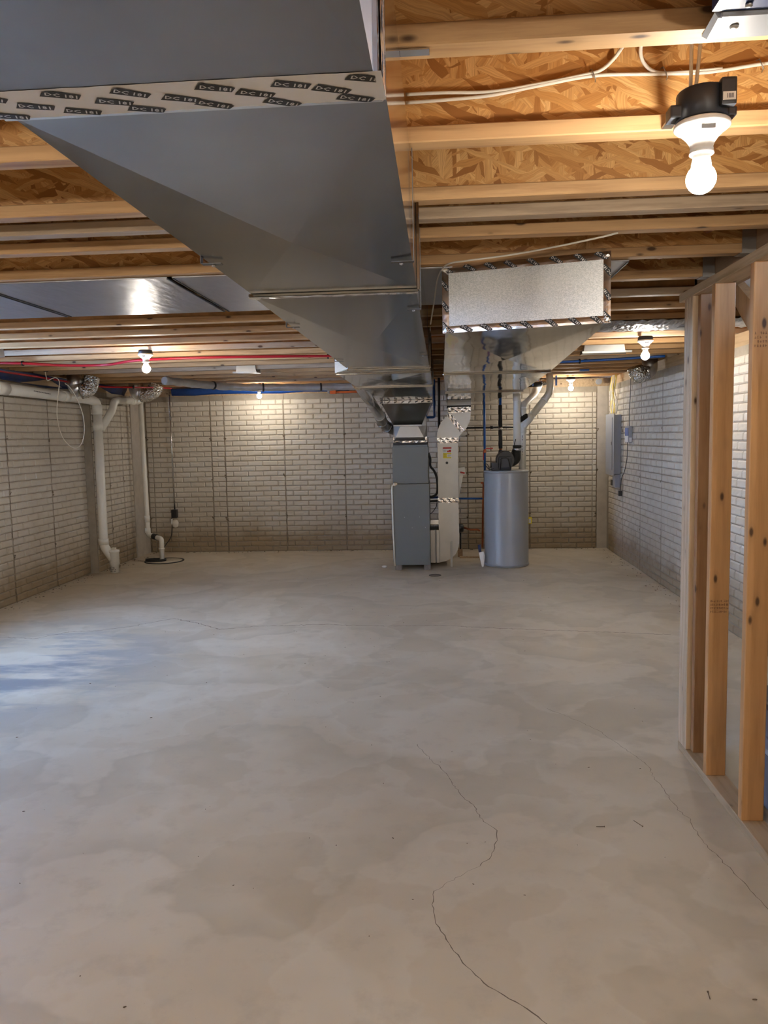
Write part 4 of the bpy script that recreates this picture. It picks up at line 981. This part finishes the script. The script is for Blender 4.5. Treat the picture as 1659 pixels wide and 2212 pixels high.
elbow_duct('elbow_duct', 'steel elbow duct with foil bend in the left corner above the conduit', (-3.70, 9.4, 2.1), .088,
           [(-3.655, 9.3, 2.26), (-3.655, 9.3, 2.13), (-3.59, 9.3, 2.085)], [(-3.59, 9.3, 2.085), (-3.53, 9.3, 2.085), (-3.45, 9.32, 2.125), (-3.42, 9.34, 2.20)])
elbow_duct('elbow_duct', 'round steel elbow duct poking out beside right brick wall', (2.0, 8.0, 2.1), .074,
           [(2.085, 8.03, 2.26), (2.085, 8.02, 2.12), (2.02, 8.0, 2.085)], [(2.02, 8.0, 2.085), (1.985, 7.97, 2.07), (1.94, 7.95, 2.09), (1.92, 7.94, 2.15)])

# red tubing
def clipped(name, label, pts, r, mat, clips, n=8, cat='pipe'):
    t = thing(name, label, cat, pts[0]); bm = bmesh.new(); tube(bm, spline(pts, n), r, 10); obj('tube', bm, M[mat], t)
    for q in clips:
        bm = bmesh.new(); lathe(bm, q, [(r*1.0, -.008), (r*1.9, -.006), (r*1.9, .006), (r, .008)], 12, 'x'); obj('clip', bm, M['black'], t)
    return t
clipped('red_water_pipe', 'long red water pipe running across the joists towards the duct', [(-4.0, 6.30, 2.198), (-3.5, 6.36, 2.19), (-3.2, 6.55, 2.18), (-2.85, 6.60, 2.18), (-2.49, 6.42, 2.192), (-1.9, 6.42, 2.198), (-1.3, 6.50, 2.198), (-.72, 6.62, 2.198)], .011, 'pex_red', [(-3.47, 6.38, 2.19), (-.93, 6.60, 2.198)])
clipped('red_water_pipe', 'pair of thin red tubes curving towards the left corner', [(-4.0, 6.85, 2.185), (-3.92, 7.6, 2.17), (-3.82, 8.2, 2.145), (-3.72, 8.55, 2.135), (-3.50, 8.9, 2.145), (-3.42, 9.3, 2.165), (-3.38, 9.75, 2.18)], .010, 'pex_red', [(-3.90, 7.72, 2.168), (-3.83, 8.1, 2.15), (-3.51, 8.85, 2.145)])
clipped('blue_water_pipe', 'long blue water pipe crossing the joists right of the return duct', [(.80, 7.72, 2.20), (1.2, 7.75, 2.20), (1.7, 7.66, 2.205), (2.1, 7.55, 2.21)], .012, 'pex_blue', [(1.35, 7.74, 2.2)])
# hanging white cable on the left
hc = thing('hanging_cable', 'thin white cable hanging in a long loop by the left wall', 'cable', (-3.8, 7.6, 2.1))
def on_y(px, py, Y):
    d = fw + r2*((px-829.5)/F_PX) - u2*((py-1106)/F_PX); k = Y/d.y
    return Vector((0, 0, EYE)) + d*k
bm = bmesh.new(); tube(bm, spline([on_y(*q) for q in ((107, 792, 7.5), (98, 800, 7.5), (100, 815, 7.5), (103, 822, 7.5), (112, 818, 7.5), (121, 816, 7.5), (128, 825, 7.5), (126, 850, 7.5), (123, 890, 7.5), (128, 925, 7.5), (140, 952, 7.5), (160, 968, 7.5), (175, 960, 7.5), (182, 935, 7.5), (180, 900, 7.5), (168, 865, 7.5), (152, 838, 7.5), (140, 828, 7.5))], 6), .0042, 7); obj('cable_loop', bm, M['cable'], hc)
bm = bmesh.new(); lathe(bm, on_y(99, 802, 7.45), [(.012, -.006), (.022, -.005), (.022, .005), (.012, .006)], 12); obj('hook', bm, M['black'], hc)
# grey flexible duct strapped under the joists
fx = thing('insulated_duct', 'long grey wrapped duct strapped under the joists near the far wall', 'duct', (-2.4, 9.3, 2.15))
P = spline([(-2.95, 8.3, 2.165), (-2.78, 8.8, 2.16), (-2.45, 9.25, 2.145), (-2.0, 9.45, 2.14), (-1.4, 9.62, 2.14), (-.72, 9.75, 2.145)], 12)
bm = bmesh.new(); tube(bm, P, .045, 16, True, [.043+.003*math.sin(i*1.3) for i in range(len(P))])
for v in bm.verts: v.co += Vector([random.uniform(-.003, .003) for _ in range(3)])
obj('wrapped_tube', bm, M['insul'], fx)
for i in (18, 33, 47):
    q = P[i]; bm = bmesh.new(); d_ = (P[i+1]-P[i-1]).normalized(); tube(bm, [q-d_*.010, q+d_*.010], .051, 16); obj('strap', bm, M['boxblack'], fx)
# orange and blue level lying on the sill
ol = thing('orange_tube', 'orange fitting with grey cap wedged above the far wall, left of the duct', 'pipe fitting', (-1.4, D-.06, 2.13))
obj('orange_body', bevbox(-1.43, -1.02, D-.07, D-.02, 2.100, 2.128, .006), M['orange'], ol)
obj('orange_head', bevbox(-1.44, -1.36, D-.09, D-.02, 2.094, 2.140, .008), M['orange'], ol)
bm = bmesh.new(); tube(bm, [Vector((-1.475, D-.05, 2.12)), Vector((-1.44, D-.05, 2.12))], .022, 14); obj('grey_cap', bm, M['panelgrey'], ol)
obj('blue_body', bevbox(-1.40, -1.10, D-.11, D-.05, 2.135, 2.175, .008), M['blue_wrap'], ol)
# foil faced boards closing joist bays
fb = [(-3.96, -2.032), (-2.012, -1.152), (-1.132, -.27), (-.25, .78)]
fl = ['foil faced board at far left of the panelled joist bays', 'foil faced board with the lamp reflection, second from the left', 'foil faced board beside the big duct', 'foil faced board showing between the two big ducts']
for (a, b), lb in zip(fb, fl):
    t = thing('foil_board', lb, 'panel', ((a+b)/2, 3.8, 2.2), 'foil faced boards under the joists')
    obj('board', bevbox(a, b, 3.335, 4.245, 2.2085, 2.2145, .001, 1), M['board_foil'], t)
    for e in (a, b):
        s_ = 1 if e == a else -1
        obj('seam_strip', boxes((min(e, e+.006*s_), max(e, e+.006*s_), 3.345, 4.235, 2.2055, 2.2085)), M['boxblack'], t)  # black strip marking the dark seam at each board edge
# register boots peeping below the joists
def boot(x, y, sx, sy, label, ang=0, z=2.18):
    t = thing('register_boot', label, 'duct boot', (x, y, z), 'register boots in the joist bays')
    bm = bmesh.new(); ca, sa = math.cos(ang), math.sin(ang)
    lo = [(-sx, -sy), (sx, -sy), (sx*1.15, sy), (-sx*1.15, sy)]
    v0 = [bm.verts.new((x+p*ca-q*sa, y+p*sa+q*ca, z+.008*(q > 0))) for p, q in lo]; v1 = [bm.verts.new((x+p*ca*.9-q*sa, y+p*sa*.9+q*ca, z+.10)) for p, q in lo]
    bm.faces.new(v0); bm.faces.new(v1[::-1])
    for i in range(4): bm.faces.new((v0[i], v1[i], v1[(i+1) % 4], v0[(i+1) % 4]))
    obj('boot_body', bm, M['galv_boot'], t)
    obj('flange', boxes((x-sx*1.2, x+sx*1.2, y-sy-.012, y-sy, z-.004, z+.012)), M['galv_light'], t)
boot(-1.93, 7.87, .10, .12, 'bright register boot under the joists above the far left bulb', .1)
boot(1.40, 6.88, .17, .13, 'bright register boot under the joists left of the bulb by the framed wall', -.15)
boot(1.63, 5.36, .10, .11, 'bright register boot half hidden by the end post of the framed wall', .5)
boot(-3.42, 5.78, .09, .10, 'dim register boot near the left wall above the red pipe', .3)
bm = bmesh.new(); nx_, ny_ = 40, 5; rows = []
for j in range(ny_+1):
    rows.append([bm.verts.new((.85+1.28*i/nx_, 5.06+.46*j/ny_, 2.205-.035*math.sin(PI*j/ny_)*(1-.6*i/nx_)+random.uniform(-.006, .006))) for i in range(nx_+1)])
for a, b in zip(rows, rows[1:]):
    for i in range(nx_): f = bm.faces.new((a[i], a[i+1], b[i+1], b[i])); f.smooth = True
o = solo('foil_blanket', bm, M['foil_dull'], 'crinkled foil blanket sagging below a joist bay right of the return duct', 'foil'); md = o.modifiers.new('s', 'SOLIDIFY'); md.thickness = .002
# reddish pipes passing through the joist bays
for (a, b, lb) in (((1.13, 3.03, 2.32), (1.075, 3.30, 2.32), 'nearest length of reddish brown pipe between the right hand joists'), ((1.065, 3.38, 2.325), (.99, 4.05, 2.325), 'second length of reddish brown pipe between the right hand joists'), ((.98, 3.90, 2.31), (.92, 4.65, 2.31), 'third and farthest length of reddish brown pipe between the right hand joists')):
    bm = bmesh.new(); tube(bm, [Vector(a), Vector(b)], .021, 14); solo('brown_pipe', bm, M['brownpipe'], lb, 'pipe', 'brown pipe lengths between joists')

# ------------------------------------------------------------------ cables on the nearest joists
YW = 1.962
nm = thing('electrical_cable', 'pair of white cables stapled along the strand board joist at upper right', 'cable', (.3, YW, 2.33))
q1 = [on_y(*q) for q in ((876, 222, YW), (960, 216, YW), (1060, 206, YW), (1160, 186, YW), (1280, 164, YW), (1400, 160, YW), (1500, 158, YW), (1560, 152, YW), (1665, 136, YW), (1800, 128, YW))]
q2 = [on_y(*q) for q in ((876, 204, YW), (960, 200, YW), (1060, 198, YW), (1160, 182, YW), (1270, 160, YW), (1300, 150, YW), (1325, 128, YW), (1340, 108, YW-.02), (1350, 92, YW-.1))]
q3 = [on_y(*q) for q in ((1386, 90, YW-.1), (1384, 115, YW-.02), (1392, 138, YW), (1412, 154, YW), (1440, 158, YW), (1500, 154, YW), (1560, 148, YW))]
for nme, q in (('cable', q1), ('cable', q2), ('cable', q3)):
    bm = bmesh.new(); tube(bm, spline(q, 8), .0042, 8); obj(nme, bm, M['cable'], nm)
for (px, py) in ((1281, 162), (1436, 157), (1643, 140)):
    c0 = on_y(px, py, YW-.006); bm = bmesh.new(); tube(bm, [c0+Vector((-.006, .01, .014)), c0+Vector((-.004, -.003, .012)), c0+Vector((.005, -.004, -.010)), c0+Vector((.007, .01, -.012))], .0014, 6); obj('staple', bm, M['staple'], nm)
cf = thing('lamp_cable', 'two white cables dropping to the black box of the upper right bulb', 'cable', (.5, 1.6, 2.3))
for pts in ([(.520, 1.69, 2.50), (.524, 1.72, 2.36), (.530, 1.745, 2.218)], [(.552, 1.69, 2.50), (.546, 1.72, 2.36), (.540, 1.745, 2.218)]):
    bm = bmesh.new(); tube(bm, spline(pts, 5), .0038, 8); obj('cable', bm, M['cable'], cf)
sw_ = bmesh.new(); zz = 2.20
tube(sw_, spline([on_y(930, 700, 3.9), on_y(938, 650, 3.7), on_y(946, 600, 3.5), on_y(965, 572, 3.22), on_y(1010, 563, 3.14), on_y(1100, 551, 3.08), on_y(1200, 533, 2.98), on_y(1290, 514, 2.90), on_y(1335, 503, 2.86)], 6), .0035, 7)
solo('thin_cable', sw_, M['cable'], 'thin whitish wire draped over top of the return duct end cap', 'cable')
# metal duct boot and blue box at the upper right edge
mt_ = thing('ceiling_boot', 'bright folded steel plate with a screw at the top right corner', 'metal plate', (.56, 1.45, 2.2))
bm = bmesh.new(); v_ = [bm.verts.new(p) for p in ((.483, 1.502, 2.208), (.478, 1.430, 2.208), (.80, 1.430, 2.208), (.80, 1.498, 2.208), (.474, 1.504, 2.2145), (.470, 1.424, 2.2145), (.80, 1.424, 2.2145), (.80, 1.502, 2.2145))]
for f in ((0, 1, 2, 3), (7, 6, 5, 4), (0, 4, 5, 1), (1, 5, 6, 2), (2, 6, 7, 3), (3, 7, 4, 0)): bm.faces.new([v_[i] for i in f])
obj('plate', bm, M['panelgrey'], mt_)
obj('folded_lip', bevbox(.480, .80, 1.419, 1.429, 2.205, 2.214, .002, 1), M['panelgrey'], mt_)
bm = bmesh.new(); lathe(bm, (.515, 1.46, 2.208), [(.008, 0), (.007, -.003), (.002, -.005)], 12); obj('screw', bm, M['galv_boot'], mt_)
bbx = thing('blue_junction_box', 'dark blue plastic box above the steel plate at the top right corner', 'electrical box', (.6, 1.37, 2.25))
obj('box', bevbox(.462, .80, 1.15, 1.418, 2.211, 2.34, .006), M['blue_wrap'], bbx)
bm = bmesh.new(); lathe(bm, (.515, 1.395, 2.211), [(.006, 0), (.006, -.004), (.002, -.006)], 10); obj('nail_head', bm, M['staple'], bbx)

# ------------------------------------------------------------------ electrical panel on the right wall
ep = thing('breaker_box', 'tall grey electrical panel on the right wall with cables entering on top', 'electrical panel', (2.1, 9.7, 1.4))
XP = XR-.012
obj('enclosure', bevbox(XP-.078, XP, 9.545, 9.96, 1.012, 1.722, .004), M['panelgrey'], ep)
ft = obj('door_trim', bevbox(XP-.090, XP-.079, 9.525, 9.985, .995, 1.735, .004), M['panelgrey'], ep)
obj('door', bevbox(XP-.096, XP-.091, 9.60, 9.95, 1.06, 1.69, .003), M['panelgrey'], ft)
obj('latch', bevbox(XP-.100, XP-.0965, 9.61, 9.64, 1.36, 1.40, .0015, 1), M['cab'], ft)
obj('lower_box', bevbox(XP-.060, XP, 9.57, 9.72, .85, 1.005, .004), M['panelgrey'], ep)
sb = thing('surge_box', 'small blue and white device on the right wall beside the electrical panel', 'electrical device', (2.12, 9.15, 1.5))
obj('backplate', bevbox(XP-.035, XP, 9.00, 9.20, 1.395, 1.58, .004), M['panelgrey'], sb)
obj('blue_face', boxes((XP-.040, XP-.036, 9.03, 9.17, 1.47, 1.56), (XP-.034, XP-.006, 9.198, 9.2035, 1.47, 1.56)), M['pex_blue'], sb)
obj('white_face', boxes((XP-.040, XP-.036, 9.03, 9.17, 1.40, 1.468), (XP-.034, XP-.006, 8.994, 8.9995, 1.40, 1.45)), M['paper'], sb)
solo('black_adapter', bevbox(XP-.055, XP, 9.78, 9.86, .86, .93, .005), M['black'], 'black plug adapter under the electrical panel', 'adapter')
pc = thing('panel_cable', 'black cord hanging on the right wall past the electrical panel', 'cord', (2.14, 9.3, 1.2))
bm = bmesh.new(); tube(bm, spline([(XP-.02, 9.02, 2.16), (XP-.015, 9.03, 2.0), (XP-.02, 9.06, 1.75), (XP-.02, 9.06, 1.58)]), .004, 7); obj('upper_cord', bm, M['boxblack'], pc)
bm = bmesh.new(); tube(bm, spline([(XP-.02, 9.13, 1.40), (XP-.015, 9.18, 1.2), (XP-.02, 9.28, 1.05), (XP-.02, 9.40, .98), (XP-.02, 9.46, .86), (XP-.02, 9.48, .80)]), .004, 7); obj('lower_cord', bm, M['boxblack'], pc)
obj('plug', bevbox(XP-.04, XP-.004, 9.45, 9.51, .755, .815, .006), M['boxblack'], pc)
for k in range(11):
    y = 9.60+.34*random.random(); y1 = 9.57+.033*k; yel = k in (2, 4, 5, 8)
    bm = bmesh.new(); tube(bm, spline([(XP-.03-.03*random.random(), y, 2.20), (XP-.05-.03*random.random(), (y+y1)/2+random.uniform(-.10, .10), 2.02), (XP-.04-.02*random.random(), y1+random.uniform(-.03, .03), 1.86), (XP-.05, y1, 1.735)], 7), .006, 7)
    solo('panel_feed_cable', bm, M['cable_yellow' if yel else 'cable'], ('yellow' if yel else 'white') + ' cable in the bunch dropping into the electrical panel', 'cable', ('yellow' if yel else 'white')+' cables above the panel')
bm = bmesh.new(); lathe(bm, (2.03, 10.26, 2.16), [(.035, -.03), (.037, 0), (.035, .03)], 18, 'y'); solo('grey_elbow_pipe', bm, M['panelgrey'], 'short grey pipe stub in the right corner beside the panel cables', 'pipe')

# ------------------------------------------------------------------ totes beyond the studs
to = thing('storage_tote', 'dark grey plastic storage tote with pale lid behind the nearest stud', 'storage bin', (1.50, 3.05, 0))
bm = bmesh.new(); a_ = [bm.verts.new(p) for p in ((1.275, 2.84, 0), (1.75, 2.84, 0), (1.75, 3.22, 0), (1.275, 3.22, 0))]; b2 = [bm.verts.new(p) for p in ((1.25, 2.82, .26), (1.78, 2.82, .26), (1.78, 3.24, .26), (1.25, 3.24, .26))]
bm.faces.new(a_[::-1]); bm.faces.new(b2)
for i in range(4): bm.faces.new((a_[i], a_[(i+1) % 4], b2[(i+1) % 4], b2[i]))
bmesh.ops.bevel(bm, geom=bm.edges[:], offset=.012, segments=2, affect='EDGES'); obj('bin', bm, M['tote'], to)
obj('lid', bevbox(1.24, 1.79, 2.81, 3.25, .26, .285, .008), M['tote_lid'], to)
to2 = thing('storage_tote', 'upper grey plastic storage tote stacked behind the nearest stud', 'storage bin', (1.50, 3.05, .285))
bm = bmesh.new(); a_ = [bm.verts.new(p) for p in ((1.275, 2.84, .286), (1.75, 2.84, .286), (1.75, 3.22, .286), (1.275, 3.22, .286))]; b2 = [bm.verts.new(p) for p in ((1.25, 2.82, .44), (1.78, 2.82, .44), (1.78, 3.24, .44), (1.25, 3.24, .44))]
bm.faces.new(a_[::-1]); bm.faces.new(b2)
for i in range(4): bm.faces.new((a_[i], a_[(i+1) % 4], b2[(i+1) % 4], b2[i]))
bmesh.ops.bevel(bm, geom=bm.edges[:], offset=.012, segments=2, affect='EDGES'); obj('bin', bm, M['tote'], to2)
obj('lid', bevbox(1.24, 1.79, 2.81, 3.25, .44, .462, .008), M['black'], to2)

# ------------------------------------------------------------------ floor cracks and crumbs
def crack(pts, w0, w1, jit=.010):
    bm = bmesh.new(); P = []
    for a, b in zip(pts, pts[1:]):
        n = max(3, int((Vector(b)-Vector(a)).length/.018))
        for k in range(n):
            t = k/n; P.append(Vector((a[0]+(b[0]-a[0])*t + random.uniform(-jit, jit)*.5, a[1]+(b[1]-a[1])*t + random.uniform(-jit, jit)*.5, .0006)))
    P.append(Vector((pts[-1][0], pts[-1][1], .0006))); prev = None
    for i, p in enumerate(P):
        q = P[min(i+1, len(P)-1)] - P[max(i-1, 0)]; nn = Vector((-q.y, q.x, 0)).normalized(); ww = (w0+(w1-w0)*i/len(P))*random.uniform(.6, 1.6)
        c = (bm.verts.new(p-nn*ww/2), bm.verts.new(p+nn*ww/2))
        if prev: bm.faces.new((prev[0], prev[1], c[1], c[0]))
        prev = c
    o = obj('crack', bm, M['crack'], floor)
crack([(-.137, 3.733), (-.061, 3.541), (.003, 3.415), (.061, 3.198), (.119, 3.085), (.15, 2.961), (.195, 2.889), (.192, 2.82), (.165, 2.706), (.12, 2.643)], .0018, .0022)
crack([(.12, 2.643), (.049, 2.575), (-.042, 2.481)], .0010, .0012)
crack([(-.042, 2.481), (-.045, 2.403), (-.033, 2.307), (-.001, 2.229), (.045, 2.127), (.112, 2.03), (.165, 1.988), (.221, 1.939), (.27, 1.88), (.34, 1.78)], .0022, .0030, .006)
crack([(.565, 4.254), (.699, 4.072), (.788, 3.917), (.877, 3.655), (.923, 3.499), (.916, 3.378), (.928, 3.244), (.932, 3.079), (.954, 3.004), (.947, 2.845), (.967, 2.733), (.991, 2.602), (1.0, 2.507), (1.016, 2.42), (1.03, 2.2)], .0014, .0020)
crack([(-3.502, 5.83), (-3.185, 5.771), (-3.009, 5.987), (-2.794, 6.022), (-2.576, 6.151), (-2.306, 6.442), (-2.049, 6.272), (-1.789, 6.049), (-1.53, 6.153), (-.967, 6.208), (-.472, 6.147), (-.024, 6.165), (.268, 6.1), (.694, 6.021), (1.209, 5.943), (1.70, 5.855)], .006, .006, .02)
crack([(-2.05, 6.27), (-2.2, 6.36), (-2.5, 6.47)], .002, .002)
bm = bmesh.new()
def crumb(x, y, s):
    r_ = bmesh.ops.create_icosphere(bm, subdivisions=1, radius=s)
    a = random.random()*6.28; k = random.uniform(.8, 3)
    for v in r_['verts']:
        vx, vy = v.co.x*k, v.co.y
        v.co = Vector((x+vx*math.cos(a)-vy*math.sin(a), y+vx*math.sin(a)+vy*math.cos(a), max(.0003, v.co.z*.6+s*.4))) + Vector([random.uniform(-s, s)*.2 for _ in range(3)])
for _ in range(150): crumb(random.uniform(-2.4, 1.05), random.uniform(1.8, 8.6), random.uniform(.001, .0028))
for _ in range(90): crumb(-4.07+abs(random.gauss(0, .08)), random.uniform(6.4, 8.6), random.uniform(.001, .005))
for _ in range(90): crumb(2.14-abs(random.gauss(0, .08)), random.uniform(6.6, 10.2), random.uniform(.001, .0055))
for _ in range(80): crumb(random.uniform(-3.9, 2.1), D-.03-abs(random.gauss(0, .05)), random.uniform(.003, .008))
for _ in range(30): crumb(XLF+.03+abs(random.gauss(0, .06)), random.uniform(8.8, 10.2), random.uniform(.003, .008))
solo('floor_crumbs', bm, M['debris'], 'dark crumbs and grit scattered over the concrete floor and along the wall feet', 'debris', kind='stuff')
for k, (x, y, a, l_, lb) in enumerate(((.745, 2.96, -1.1, .035, 'dark nail lying on the floor nearest the sole plate'), (.595, 2.93, .05, .022, 'short dark nail lying flat on the floor left of a longer one'), (.70, 2.02, 1.45, .020, 'dark nail lying on the floor close to the viewer'))):
    bm = bmesh.new(); d_ = Vector((math.cos(a), math.sin(a), 0)); c0 = Vector((x, y, .003)); tube(bm, [c0-d_*l_*.7, c0+d_*l_*.7], .0013, 6); tube(bm, [c0+d_*l_*.7, c0+d_*(l_*.7+.0015)], .0028, 8)
    solo('nail', bm, M['debris'], lb, 'nail')
